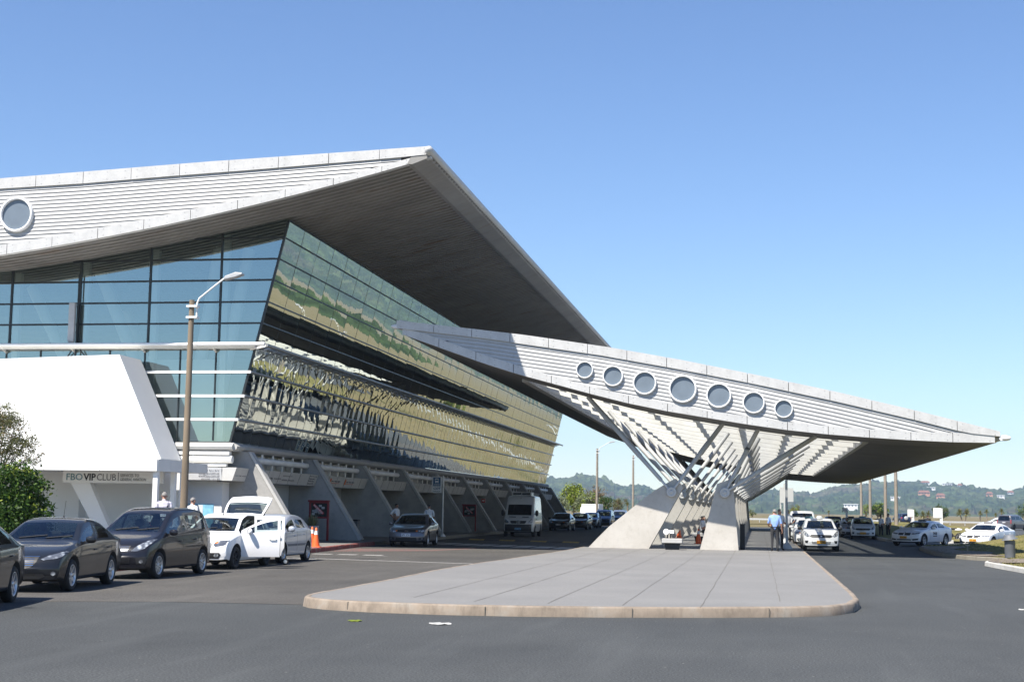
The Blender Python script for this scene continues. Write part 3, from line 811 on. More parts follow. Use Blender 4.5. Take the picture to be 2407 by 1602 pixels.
for x in np.arange(-22.4, XGL, -3.155): mb.bar((x, YW, 8.1), (x, YW-.6, 8.33), .06, .08)
mb.bar((GX(8.3)-.2, YW-.05, 8.2), (GX(8.3)+.62, YW-.45, 8.3), .05, .08)
mb.build('front_sunshade', M['cream_beam'], ter, True)
mb = MB(); mb.box((-50, YW+3, 3.93), (-23.5, YE, 4.2)); mb.build('upper_floor', M['white_wall'], ter, True)
mb = MB(); mb.box((-50, YW+28, 4.2), (-49.6, YE, 12)); mb.box((-49.6, 99, 4.2), (-23, 99.3, 12.4)); mb.build('inner_wall', M['dark_wall'], ter, True)
mb = MB(); mb.box((-50, YW+2.0, 4.2), (-23.2, YW+2.12, 8.0)); mb.build('added_backing_wall', M['white_wall'], ter, True)  # pale wall added behind the lower front panes to brighten them
# tubular legs of the hall seen behind the glass
for p, q in [((-29.0, 61.5, 4.2), (-33.0, 61.5, 11.6)), ((-25.6, 60.6, 4.2), (-29.3, 60.6, 12.2)), ((-24.6, 60.0, 4.2), (-23.4, 60.0, 13.0)), ((-23.9, 61.0, 4.2), (-22.4, 61.0, 13.1)),
             ((-25.4, 70.5, 4.2), (-24.2, 70.5, 12.9)), ((-29.3, 70.5, 4.2), (-32.5, 70.5, 11.8)), ((-24.5, 79.5, 4.2), (-22.2, 79.5, 13.0)), ((-24.5, 88.5, 4.2), (-22.2, 88.5, 13.0))]:
    mb = MB(); mb.tube([p, q], .27, 14); mb.build('hall_column', M['white_paint'], ter, True)
for i, x in enumerate(np.arange(-22.1, -36, -3.155)):
    mb = MB(); mb.box((x-.28, YW+.35, 4.2), (x-.02, YW+.6, tw(x)-.05)); mb.build('glazing_post', M['white_paint'], ter, True)

# --- undercroft: edge slab, buttress fins, pipe rail, lintel boxes, doors
prof = [(-25, 4.32), (-21.62, 4.32), (-21.42, 4.27), (-21.3, 4.17), (-21.33, 4.06), (-21.5, 3.98), (-25, 3.95)]
mb = MB(); mb.prism(prof, YW-.08, YE+.6, 'xz')
pf = [(4.32, YW-.06), (4.27, YW-.24), (4.17, YW-.3), (4.06, YW-.26), (3.98, YW-.08)]
mb.prism([(YW-.02, 4.31), (YW-.2, 4.26), (YW-.3, 4.15), (YW-.26, 4.04), (YW-.1, 3.97), (YW+1, 3.96), (YW+1, 4.31)], -50, -21.45, 'yz')
mb.build('edge_slab', M['slab'], ter, True)
FIN = [58.6+8.94*i for i in range(11)]
for i, y in enumerate(FIN):
    mb = MB(); th = .17; big = (i == 10)
    mb.prism([(-24.4, .17), (-18.78, .17), (-18.86, .3), (-21.2, 3.97), (-24.4, 3.97)], y-th, y+th, 'xz', 0)
    mb.prism([(-18.70, .17), (-18.62, .22), (-21.05, 3.975), (-21.17, 3.975), (-18.84, .3), (-18.78, .17)], y-th-.05, y+th+.05, 'xz', 1)
    mb.build('fin', [M['fin'], M['slab']], ter, True)
for i in range(10):
    y0, y1 = FIN[i]+.2, FIN[i+1]-.2
    mb = MB(); mb.prism([(-20.83, 3.24), (-21.02, 2.71), (-22.4, 2.705), (-22.4, 3.245)], y0, y1, 'xz')
    k = y0+1.45
    while k < y1-.5: mb.bar((-20.822, k, 3.235), (-21.012, k, 2.715), .018, .006, 1, (1, 0, 0)); k += 1.45
    lb = mb.build('lintel_box', [M['lintel'], M['ink_grey']], ter, True)
    mb = MB(); mb.tube([(-21.42, y0, 3.66), (-21.42, y1-.1, 3.66)], .13, 12)
    k = y0+.9
    while k < y1: mb.bar((-21.55, k, 3.28), (-21.5, k, 3.96), .05, .16, 0, (0, 1, 0)); mb.bar((-21.43, k, 3.66), (-21.8, k, 3.66), .05, .05); k += 1.42
    mb.build('pipe_rail', M['cream_beam'], ter, True)
    mb = MB(); mb.box((-22.3, y0, 3.25), (-22.1, y1, 3.945))
    k = y0+.25
    while k < y1-1: mb.box((-22.11, k, 3.38), (-22.05, k+1.1, 3.62), 1); mb.box((-22.11, k+.05, 3.72), (-22.03, k+1.05, 3.92), 2); k += 1.42
    mb.build('clerestory', [M['lintel'], M['ink_white'], M['cream_beam']], ter, True)
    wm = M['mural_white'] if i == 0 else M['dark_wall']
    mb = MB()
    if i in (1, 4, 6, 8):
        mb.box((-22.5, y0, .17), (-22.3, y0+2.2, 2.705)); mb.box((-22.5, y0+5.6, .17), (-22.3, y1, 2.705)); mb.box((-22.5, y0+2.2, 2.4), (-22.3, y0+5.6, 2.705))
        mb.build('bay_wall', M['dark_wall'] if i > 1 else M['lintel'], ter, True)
        f = MB()
        for k in range(5): yy = y0+2.2+k*.835; f.box((-22.36, yy, .17), (-22.26, yy+.06, 2.4))
        f.box((-22.38, y0+2.26, 2.33), (-22.24, y0+5.6, 2.42)); f.box((-22.38, y0+2.26, .17), (-22.24, y0+5.6, .24))
        dd = f.build('sliding_door', M['alu'], ter, True)
        g = MB(); g.box((-22.33, y0+2.26, .24), (-22.29, y0+5.55, 2.33)); o = g.build('pane', M['door_glass'], dd); o.location = -ter.location
    else:
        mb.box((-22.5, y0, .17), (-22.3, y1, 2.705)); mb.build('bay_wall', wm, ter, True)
        if i:
            f = MB(); f.box((-22.305, y1-1.9, .2), (-22.26, y1-.35, 2.4)); f.build('shop_glass', M['door_glass'], ter, True)
# mural on the first bay: sweeping blue discs
def disc(c, ra, rb, x, mat, nm, clip0, clip1):
    mb = MB(); pts = []
    for k in range(48):
        t = 2*math.pi*k/48; yy = c[0]+ra*math.cos(t); zz = c[1]+rb*math.sin(t)
        pts.append((min(max(yy, FIN[0]+.25), FIN[1]-.25), min(max(zz, clip0), clip1)))
    mb.prism(pts, x, x+.006, 'yz'); return mb.build(nm, mat, ter, True)
disc((FIN[0]+5.4, .2), 2.6, 1.35, -22.297, M['mural_blue'], 'mural', .18, 1.6)
disc((FIN[0]+2.0, 2.7), 2.4, .5, -22.296, M['mural_cyan'], 'mural', 2.1, 2.70)
# ground-floor front: white walls, wrapped lintel, round beam, boards
mb = MB(); mb.box((-50, YW+.1, .17), (-22.2, YW+.4, 3.95)); mb.box((-22.2, YW+.1, .17), (-21.95, FIN[0]-.2, 2.7)); mb.build('ground_wall', M['white_wall'], ter, True)
mb = MB(); mb.tube([(-30, YW-.05, 3.62), (-21.5, YW-.05, 3.62)], .16, 14); mb.box((-30, YW-.1, 3.34), (-21.75, YW+.1, 3.44)); mb.box((-30, YW-.2, 3.8), (-21.6, YW+.1, 3.95))
mb.bar((-23.2, YW-.05, 3.3), (-23.2, YW-.05, 3.95), .08, .1); mb.build('front_beam', M['white_paint'], ter, True)
mb = MB(); mb.prism([(YW-.62, 3.28), (YW-.5, 2.74), (YW+.1, 2.74), (YW+.1, 3.28)], -30, -21.72, 'yz', 0); mb.prism([(-21.715, 3.28), (-21.1, 3.28), (-21.28, 2.74), (-21.715, 2.74)], YW-.6, FIN[0]-.2, 'xz', 0)
cl = mb.build('corner_lintel', M['lintel'], ter, True)
mb = MB(); mb.prism([(YW-.66, 3.26), (YW-.54, 2.76), (YW-.515, 2.76), (YW-.635, 3.26)], -23.5, -21.74, 'yz'); sb = mb.build('contact_board', M['sign_white'], ter, True)
def letter(txt, size, mat, loc, parent, rot=(0, 0, 0), align='LEFT', width=None, bold=0, shear=0, spacing=1):
    o = link('lettering', text_mesh(txt, size, M[mat], align, .003, width, bold, shear, spacing), parent)
    pl = parent.matrix_basis.translation if parent.parent is None else parent.parent.location
    o.location = Vector(loc)-Vector(pl) if parent.parent is None else Vector(loc)-Vector(parent.parent.location)
    o.rotation_euler = rot; return o
tilt = math.atan2(.12, .5)
for k, t in enumerate(('phone+598 99 673 870', 'fbo@fbo.com.uy', 'www.fbo.com.uy', 'vhf.freq 131.90')):
    z = 3.12-.118*k; letter(t, .135, 'ink_grey', (-21.83, YW-.672+(3.26-z)*.24, z), sb, (-tilt*.0, 0, 0), 'RIGHT')
# FBO lettering on the slanted flanks, reading along +y seen from the drive
def flank_letter(txt, size, mat, y, z, parent, bold=0, width=None, x_top=-21.1, z_top=3.28, sl=.18/.54):
    o = link('lettering', text_mesh(txt, size, M[mat], 'LEFT', .003, width, bold), parent)
    x = x_top-(z_top-z)*sl+.012
    o.location = Vector((x, y, z))-ter.location; o.rotation_euler = (0, 0, math.pi/2); return o
flank_letter('FBO', .26, 'ink_teal', YW-.45, 2.93, cl, 0, .42); flank_letter('VIP', .26, 'ink', YW-.02, 2.93, cl, .006, .33); flank_letter('CLUB', .26, 'ink_grey', YW+.34, 2.93, cl, 0, .5)
lbx = [o for o in ter.children if o.name.startswith('lintel_box')]
y_ = FIN[0]+1.0
flank_letter('FBO', .34, 'ink_teal', y_, 2.9, lbx[0], 0, .8, -20.83, 3.24); flank_letter('VIP', .34, 'ink', y_+.85, 2.9, lbx[0], .008, .6, -20.83, 3.24); flank_letter('CLUB', .34, 'ink_grey', y_+1.5, 2.9, lbx[0], 0, .95, -20.83, 3.24)
flank_letter('SERVICES TO', .17, 'ink_grey', y_+2.6, 3.05, lbx[0], 0, 1.3, -20.83, 3.24); flank_letter('GENERAL AVIATION', .17, 'ink_grey', y_+2.6, 2.86, lbx[0], 0, 1.7, -20.83, 3.24)
for k, t in enumerate(('phone+598 99 673 870', 'fbo@fbo.com.uy', 'www.fbo.com.uy', 'vhf.freq 131.90')): flank_letter(t, .11, 'ink_grey', FIN[1]-1.5, 3.12-.115*k, lbx[0], 0, 1.15 if k == 0 else .85, -20.83, 3.24)
for q in (2.0, 4.6):
    mb = MB(); yy = FIN[1]+q; mb.bar((-20.83-.04+.02, yy, 3.12), (-20.83-.13+.02, yy-.02, 2.86), .17, .01, 0, (1, 0, 0)); o = mb.build('logo', M['ink_orange'], lbx[1]); o.location = -ter.location
    flank_letter('arte visa', .17, 'ink_grey', yy+.22, 2.98, lbx[1], .002, .8, -20.83, 3.24) if False else flank_letter('Aiko Viaje Digital', .14, 'ink_grey', yy+.2, 2.97, lbx[1], .002, 1.5, -20.83, 3.24)
    mb = MB(); mb.bar((-20.93, yy+.15, 2.9), (-20.93, yy+1.6, 2.9), .012, .02); o = mb.build('underline', M['ink_red'], lbx[1]); o.location = -ter.location
# light blue panel low on the front wall
mb = MB(); mb.box((-24.2, YW+.07, .5), (-22.3, YW+.1, 1.78)); mb.box((-23.4, YW+.06, .5), (-22.75, YW+.071, 1.74), 1); mb.build('mural', [M['mural_cyan'], M['mural_white']], ter, True)

# antenna panel on a stub pole in front of the glass
an = thing('antenna_panel', 'tall grey antenna box on a thin pole before the upper front glass', 'antenna', (-28.75, YW-.35, 8.45))
mb = MB(); mb.tube([(.17, .12, -.5), (.17, .12, 3.0)], .035, 8); mb.tube([(.17, .12, 0), (-.3, .25, -.6)], .03, 6); mb.tube([(.17, .12, 0), (.6, .25, -.6)], .03, 6); mb.bar((.17, .1, 1.6), (0, 0, 1.6), .06, .06); mb.bar((.17, .1, .5), (0, 0, .5), .06, .06); mb.build('pole', M['mullion'], an)
mb = MB(); mb.box((-.14, -.1, .06), (.14, .08, 1.75)); mb.box((-.1, -.08, 0), (.1, .06, .06)); bevel(mb.build('housing', M['lamp_grey'], an), .03)

# ------------------------------------------------------------------ white annex with porch
ann = thing('white_annex', 'white rendered annex with a huge sloping blank wall and porch', 'building', (-26, 53, 0))
mb = MB(); Y0, Y1 = 55.0, 57.1
mb.prism([(-60, .17), (-60, 6.4), (-30.77, 7.58), (-25.55, 7.74), (-23.6, 3.57), (-23.6, 3.0), (-27, 2.98), (-27, .17)], Y0, Y1, 'xz'); mb.build('wall', M['white_wall'], ann, True)
mb = MB(); mb.box((-27.2, 55.6, .17), (-23.0, 55.9, 3.0)); mb.build('rear_wall', M['white_wall'], ann, True)
mb = MB()
k = -32.0
for x0, x1 in ((-34, -31.2), (-31.19, -28.4), (-28.39, -26.0), (-25.99, -23.8), (-23.79, -21.58)): mb.box((x0+.01, 50, 2.94), (x1, 50.05, 3.38))
mb.box((-34, 50.05, 2.98), (-21.6, 54.99, 3.34)); mb.box((-21.6, 50.05, 2.94), (-21.55, 51.2, 3.38)); mb.box((-21.6, 51.21, 2.94), (-21.55, 52.3, 3.38)); mb.build('porch_roof', M['white_paint'], ann, True)
for x, y in ((-21.68, 50.25), (-21.78, 52.1)):
    mb = MB(); mb.box((x-.1, y-.1, .17), (x+.08, y+.08, 2.96)); mb.build('porch_post', M['white_paint'], ann, True)
mb = MB(); mb.prism([(-26.3, 2.7), (-25.5, 2.7), (-24.2, .17), (-24.75, .17)], 52.6, 52.95, 'xz'); mb.build('raking_buttress', M['white_wall'], ann, True)
mb = MB(); mb.box((-26.45, 52.45, 2.52), (-22.4, 52.6, 2.97)); fb = mb.build('sign_board', M['sign_white'], ann, True)
def ann_letter(t, size, mat, x, z, width, bold=0):
    o = link('lettering', text_mesh(t, size, M[mat], 'LEFT', .003, width, bold), fb); o.location = Vector((x, 52.44, z))-ann.location
ann_letter('FBO', .36, 'ink_teal', -26.3, 2.62, .66); ann_letter('VIP', .36, 'ink', -25.6, 2.62, .5, .008); ann_letter('CLUB', .36, 'ink_grey', -25.05, 2.62, .78)
ann_letter('SERVICES TO', .16, 'ink_grey', -24.1, 2.76, .76); ann_letter('GENERAL AVIATION', .16, 'ink_grey', -24.1, 2.61, 1.05)
mb = MB(); mb.box((-24.19, 52.435, 2.6), (-24.17, 52.45, 2.92)); o = mb.build('lettering', M['ink_grey'], fb); o.location = -ann.location
# ------------------------------------------------------------------ drop-off canopy
YC, YCE = 59.6, 145.0
can = thing('entrance_canopy', 'long lens-shaped grey metal canopy with seven portholes on slanting struts and concrete piers', 'canopy', (-3, 62.5, .17))
KC = 59.6/60.5
def kc(pts): return curve([(x*KC, 1.77+(z-1.77)*KC) for x, z in pts])
c_upt = kc([(-15.4, 9.75), (-12.46, 9.42), (-9.76, 9.09), (-6.09, 8.54), (-3.2, 8.02), (-.15, 7.4), (3.08, 6.7), (6.32, 5.92), (9.55, 5.09)])
c_upb = kc([(-15.41, 9.42), (-11.34, 8.93), (-9.76, 8.69), (-6.57, 8.22), (-3.2, 7.61), (-.22, 7.02), (3.07, 6.3), (6.23, 5.55), (8.2, 5.04), (9.55, 4.9)])
c_lot = kc([(-15.4, 9.5), (-14.09, 9.17), (-11.5, 8.24), (-9.96, 7.77), (-8.44, 7.33), (-6.86, 6.88), (-5.28, 6.52), (-3.76, 6.22), (-2.12, 5.91), (-.52, 5.69), (1.08, 5.46), (2.71, 5.3), (4.36, 5.18), (6.05, 5.08), (8.29, 5.03), (9.6, 5.0)])
c_lob = kc([(-15.4, 9.28), (-15.15, 9.16), (-13.16, 8.46), (-11.6, 7.91), (-10.04, 7.42), (-8.46, 7.0), (-6.93, 6.59), (-5.36, 6.2), (-3.76, 5.88), (-3.2, 5.79), (-.57, 5.36), (1.08, 5.13), (2.71, 4.96), (4.35, 4.84), (6.04, 4.74), (7.69, 4.67), (9.4, 4.655), (9.6, 4.66)])
CX0_, CX1_ = -15.17, 9.36
band('upper_band', CX0_, CX1_, c_upb, c_upt, YC-.14, .3, can, 1.6)
band('lower_band', CX0_+.25, CX1_-.2, c_lob, c_lot, YC-.1, .3, can, 1.6)
cladding('cladding', -14.4, 8.5, lambda x: c_lot(x)-.03, lambda x: c_upb(x)+.03, YC-.05, .155, can)
for x, z, r in ((-7.21, 7.6, .36), (-6.02, 7.34, .43), (-4.69, 7.05, .49), (-3.11, 6.8, .575), (-1.63, 6.53, .515), (-.21, 6.24, .45), (1.0, 5.99, .375)): porthole(x*KC, 1.77+(z-1.77)*KC, r*KC, YC-.05, can)
SKL, SKR, SY0, SY1 = -10.1, 4.35, 63.6, 122.0
def soffit_piece(name, xa, xb, ya, yb):
    mb = MB(); xs = np.linspace(xa, xb, max(2, int((xb-xa)/.8)+1)); rb = []; y = ya
    while y < yb-.2: rb += [(y, 0), (y+.26, 0), (y+.28, .02), (y+.32, .02)]; y += .33
    rb.append((yb, 0)); mb.grid([[(x, yy, c_lob(x)+.02+zz) for x in xs] for yy, zz in rb])
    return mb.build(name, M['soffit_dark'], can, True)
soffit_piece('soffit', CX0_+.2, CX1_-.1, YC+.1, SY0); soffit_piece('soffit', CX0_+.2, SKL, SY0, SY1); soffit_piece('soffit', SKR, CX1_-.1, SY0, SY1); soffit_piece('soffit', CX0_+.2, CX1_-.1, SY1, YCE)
def top_piece(xa, xb, ya, yb, mb, dz=-.03):
    xs = np.linspace(xa, xb, max(2, int((xb-xa)/.8)+1)); mb.grid([[(x, y, c_upt(x)+dz) for y in (ya, yb)] for x in xs])
mb = MB(); top_piece(CX0_, CX1_, YC+.1, SY0, mb); top_piece(CX0_, SKL, SY0, SY1, mb); top_piece(SKR, CX1_, SY0, SY1, mb); top_piece(CX0_, CX1_, SY1, YCE, mb)
xs = np.linspace(CX0_+.2, CX1_-.1, 30); mb.grid([[(x, YCE, z) for z in (c_lob(x)+.02, c_upt(x)-.03)] for x in xs]); mb.build('roof', M['zinc'], can, True)
mb = MB()
xs = np.linspace(SKL, SKR, 18)
for y in (SY0+.01, SY1-.01): mb.grid([[(x, y, z) for z in (c_lob(x)+.03, c_upt(x)-.04)] for x in xs])
for x in (SKL+.01, SKR-.01): mb.grid([[(x, y, z) for z in (c_lob(x)+.03, c_upt(x)-.04)] for y in (SY0, SY1)])
mb.build('skylight_well', M['cream_beam'], can, True)
mb = MB(); mb.prism([(SKL-.3, c_lob(SKL)-.02), (SKL+.02, c_lob(SKL)-.04), (SKL+.02, c_lob(SKL)+.35), (SKL-.3, c_lob(SKL)+.1)], SY0, SY1, 'xz'); mb.prism([(SKR+.25, c_lob(SKR)-.02), (SKR-.02, c_lob(SKR)-.05), (SKR-.02, c_lob(SKR)+.3), (SKR+.25, c_lob(SKR)+.1)], SY0, SY1, 'xz'); mb.build('skylight_edge', M['slab'], can, True)
mb = MB(); top_piece(SKL, SKR, SY0, SY1, mb, -.02); mb.build('skylight_glass', M['glass_roof'], can, True)
y = SY0+1.6
while y < SY1:
    mb = MB(); lo = [(x, c_lob(x)+.04) for x in xs]; hi = [(x, c_lob(x)+.25) for x in xs[::-1]]
    mb.prism([(x, z) for x, z in lo+hi], y-.12, y+.12, 'xz'); mb.build('cross_beam', M['cream_beam'], can, True); y += 4.47
for x in np.linspace(SKL+1.2, SKR-1.2, 7):
    mb = MB(); mb.box((x-.09, SY0, c_lob(x)+.27), (x+.09, SY1, c_lob(x)+.6)); mb.build('purlin', M['cream_beam'], can, True)
y = SY0+3.8
while y < SY1:
    mb = MB(); lo = [(x, c_lob(x)+.62) for x in xs]; hi = [(x, c_lob(x)+.95) for x in xs[::-1]]
    mb.prism([(x, z) for x, z in lo+hi], y-.05, y+.05, 'xz'); mb.build('upper_beam', M['cream_beam'], can, True); y += 4.47
# noses of the two long edges
for x, z, nm in ((CX0_+.1, 9.39, 'edge_nose'), (CX1_+.05, 4.8, 'edge_nose')):
    mb = MB(); mb.tube([(x, YC-.1, z), (x, YCE, z)], .1, 12)
    s_ = -1 if x < 0 else 1
    mb.tube([(x, YC-.02, z), (x+s_*.18, YC-.02, z-.0), (x+s_*.3, YC-.02, z), (x+s_*.36, YC-.02, z)], [.11, .11, .08, .02], 12); mb.build(nm, M['ring_white'], can, True)
mb = MB(); mb.prism([(CX0_+.05, 9.7), (CX0_+.05, 9.3), (CX0_+.4, 9.1), (CX0_+.6, 9.6)], YC+.16, YCE, 'xz'); mb.prism([(CX1_, 5.05), (CX1_, 4.7), (CX1_-.4, 4.68), (CX1_-.6, 5.2)], YC+.16, YCE, 'xz'); mb.build('edge_beam', M['zinc'], can, True)
# piers and struts, one frame per bay
P1 = [(-7.21, .17), (-4.63, .17), (-3.18, 2.77), (-3.5, 3.13), (-3.56, 3.12), (-3.86, 2.95), (-4.38, 2.63), (-4.9, 2.25), (-5.31, 1.9), (-5.8, 1.5), (-6.32, 1.08), (-6.8, .6)]
P2 = [(-2.48, .17), (-.87, .17), (-1.07, 2.69), (-1.2, 3.1), (-1.25, 3.12), (-1.76, 2.93)]
PINS = ((-3.67, 2.57), (-1.43, 2.57)); TH = .3
pm = []
for poly in (P1, P2):
    b = MB(); b.prism([(x+3, z-.17) for x, z in poly], -TH, TH, 'xz'); pm.append(b.mesh('pier', M['pier']))
def strut_mesh(p, q):
    p = Vector((p[0]+3, 0, p[1]-.17)); q = Vector((q[0]+3, 0, q[1]-.17)); d = q-p; L = d.length; d = d/L
    b = MB(); y = -.42
    pts = [p+d*.16, p+d*.62, p+d*.68, p+d*2.0, p+d*2.05, p+d*(L-1.0), p+d*(L-.95), p+d*(L+.15)]
    rs = [.055, .055, .085, .1, .115, .115, .105, .095]
    b.tube([(a.x, y*(1-i/7.)+0*(i/7.), a.z) for i, a in enumerate(pts)], rs, 12)
    return b.mesh('strut', M['strut_grey'])
tops = ((0, (-7.22, 6.52)), (0, (-1.55, 5.45)), (1, (-.07, 5.2)), (1, (2.25, 4.9)))
sm_ = [strut_mesh(PINS[i], q) for i, q in tops]
pinm = []
for x, z in PINS:
    b = MB(); b.lathe([(.001, -.50), (.08, -.5), (.09, -.485), (.13, -.485), (.14, -.495), (.2, -.49), (.22, -.47), (.22, -.36), (.2, -.34), (.06, -.34), (.06, -.29), (.001, -.29)], (x+3, 0, z-.17), 'y', 28); pinm.append(b.mesh('pin_disc', M['strut_grey']))
for i in range(10):
    for m_, nm in [(pm[0], 'pier'), (pm[1], 'pier'), (sm_[0], 'strut'), (sm_[1], 'strut'), (sm_[2], 'strut'), (sm_[3], 'strut'), (pinm[0], 'pin_disc'), (pinm[1], 'pin_disc')]:
        o = link(nm, m_, can); o.location = (0, 8.94*i, 0)
# ------------------------------------------------------------------ vehicles
PAINT = M['p_white']                          # stand-in, swapped for each car's own paint
SL = dict(paint=0, dark=2, ws=3, rw=4, win=5, door=9)
def soft(pts, k=.07):
    xs = np.arange(pts[0][0], pts[-1][0]+.001, .01); zs = np.interp(xs, [p[0] for p in pts], [p[1] for p in pts])
    n = int(k/.01); pad = np.concatenate([np.full(n, zs[0]), zs, np.full(n, zs[-1])])
    sm = np.convolve(pad, np.ones(2*n+1)/(2*n+1), 'valid'); e = np.clip(np.minimum(xs-xs[0], xs[-1]-xs)/.12, 0, 1)
    zz = zs*(1-e)+sm*e
    return lambda s: float(np.interp(s, xs, zz))
def car_geometry(P):
    L, W, H = P['L'], P['W'], P['H']; hw = W/2; zf = P.get('zf', .2); c0, c1 = P.get('c0', .2), P.get('c1', .12)
    top = soft(P['top'], P.get('soft', .07)); belt = soft(P['belt']); rwid = P.get('roofw', .72); X0 = P['fo']+P['wb']/2
    def plan(s):
        a = max(0, 1-s/.9); b = max(0, 1-(L-s)/.8); return hw*(1-P.get('ft', .09)*a*a-P.get('rt', .07)*b*b)
    gmax = H-belt(L*.5)
    def X(s, y):
        q = min(1, abs(y)/hw)**2.3
        return X0-(s + c0*q*max(0, 1-s/.9)**1.4 - c1*q*max(0, 1-(L-s)/.7)**1.4)
    def ring(s):
        w = plan(s); T = top(s); zb = min(belt(s), T-.03); zl = zf+(.05 if s < .3 or s > L-.3 else 0)
        g = max(0, T-zb-.03); k = float(smooth01(g/(gmax*.95)))
        ye = w*(.905*(1-k)+rwid*k); ze = T-(.012+.055*k)
        p = [(0, zl), (.475*w, zl), (.855*w, zl), (.95*w, zl+.02), (.975*w, zl+.11), (w, zl+.42*(zb-zl)), (.997*w, zl+.74*(zb-zl)), (.98*w, zb)]
        a, b = (.98*w, zb), (ye, ze)
        for t in (.07, .9): p.append((a[0]+(b[0]-a[0])*t+w*.012*k, a[1]+(b[1]-a[1])*t))
        p += [(ye, ze), (.9*ye, T-.022*k), (.5*ye, T-.004-.008*k), (0, T)]
        return p
    feats = [0, .02, .06, .12, .2, L-.2, L-.1, L-.04, L]
    for iv in [P['ws'], P['rw']] + P['win'] + P['door']:
        if iv: feats += list(iv)
    feats = sorted(set(round(f, 3) for f in feats)); st = []
    for a, b in zip(feats, feats[1:]):
        n = max(1, int((b-a)/.17)); st += [a+(b-a)*i/n for i in range(n)]
    st.append(L)
    bm = bmesh.new(); rows = []
    for s in st: rows.append([bm.verts.new((X(s, y), y, z)) for y, z in ring(s)])
    def inn(s0, s1, iv): return iv and s0 >= iv[0]-1e-3 and s1 <= iv[1]+1e-3
    for i in range(len(st)-1):
        for j in range(13):
            f = bm.faces.new((rows[i][j], rows[i+1][j], rows[i+1][j+1], rows[i][j+1])); f.smooth = True; m = 0
            s0, s1 = st[i], st[i+1]
            if j >= 11:
                if inn(s0, s1, P['ws']): m = SL['ws']
                elif inn(s0, s1, P['rw']): m = SL['rw']
            elif j == 8:
                for k, iv in enumerate(P['win']):
                    if inn(s0, s1, iv): m = SL['win']+k
            if m == 0 and 4 <= j <= 9:
                for k, iv in enumerate(P['door']):
                    if inn(s0, s1, iv): m = SL['door']+k
            if j < 3: m = SL['dark']
            f.material_index = m
    for e, row, s in ((0, rows[0], 0), (1, rows[-1], L)):
        g = {}
        for j in range(3, 11):
            y = row[j].co.y; z = row[j].co.z
            for c, fr in enumerate((1, .9, .5, 0)):
                if c == 0: g[j, c] = row[j]
                elif j == 3: g[j, c] = row[3-c]
                elif j == 10: g[j, c] = row[10+c]
                else:
                    bul = .03*math.sin(math.pi*(j-3)/7.)*(1 if e == 0 else -1)*(1-.5*fr)
                    g[j, c] = bm.verts.new((X(s, y*fr)+bul, y*fr, z))
        for j in range(3, 10):
            for c in range(3):
                q = (g[j, c], g[j+1, c], g[j+1, c+1], g[j, c+1]); f = bm.faces.new(q if e == 0 else q[::-1]); f.smooth = True; f.material_index = 0
    gm = bmesh.ops.duplicate(bm, geom=bm.verts[:]+bm.edges[:]+bm.faces[:])
    nv = [x for x in gm['geom'] if isinstance(x, bmesh.types.BMVert)]
    for v in nv: v.co.y = -v.co.y
    bmesh.ops.reverse_faces(bm, faces=[x for x in gm['geom'] if isinstance(x, bmesh.types.BMFace)])
    bmesh.ops.remove_doubles(bm, verts=bm.verts[:], dist=1e-4); bmesh.ops.recalc_face_normals(bm, faces=bm.faces[:])
    me = bpy.data.meshes.new('car_shell'); bm.to_mesh(me); bm.free()
    for i in range(13): me.materials.append(M['dark_in'] if i == 2 else PAINT)
    me = baked(me, [('SUBSURF', dict(levels=P.get('sub', 1), render_levels=P.get('sub', 1)))])
    # wheel arches
    cut = MB(); r = P['r']
    for xw in (P['wb']/2, -P['wb']/2):
        for sd_ in (-1, 1):
            cut.lathe([(.001, -.02), (r+.065, -.02), (r+.065, .36), (.001, .36)], (xw, sd_*(hw-.15)-.17, r+.015), 'y', 28, 2, False)
    cm = cut.mesh('cut', [M['dark_in']]*13); co = bpy.data.objects.new('cutter', cm); COL.objects.link(co)
    me = baked(me, [('BOOLEAN', dict(operation='DIFFERENCE', object=co, solver='EXACT'))])
    bpy.data.objects.remove(co)
    return me, X0
def split_shell(me):
    """the shell cut into body, doors and panes by the mark each face carries"""
    co = np.zeros(len(me.vertices)*3); me.vertices.foreach_get('co', co); co = co.reshape(-1, 3)
    groups = {}
    for p in me.polygons:
        k = p.material_index; sd_ = 0
        if k >= SL['win']: sd_ = 1 if p.center.y > 0 else -1
        if k == 2: k = 0; d = 1
        else: d = 0
        groups.setdefault((k, sd_), []).append((tuple(p.vertices), d, p.use_smooth))
    out = {}
    for key, fs in groups.items():
        ids = sorted(set(i for f, _, _ in fs for i in f)); mp = {a: b for b, a in enumerate(ids)}
        m = bpy.data.meshes.new('part'); m.from_pydata([tuple(co[i]) for i in ids], [], [[mp[i] for i in f] for f, _, _ in fs])
        m.polygons.foreach_set('material_index', [d for _, d, _ in fs]); m.polygons.foreach_set('use_smooth', [True]*len(fs))
        out[key] = m
    return out
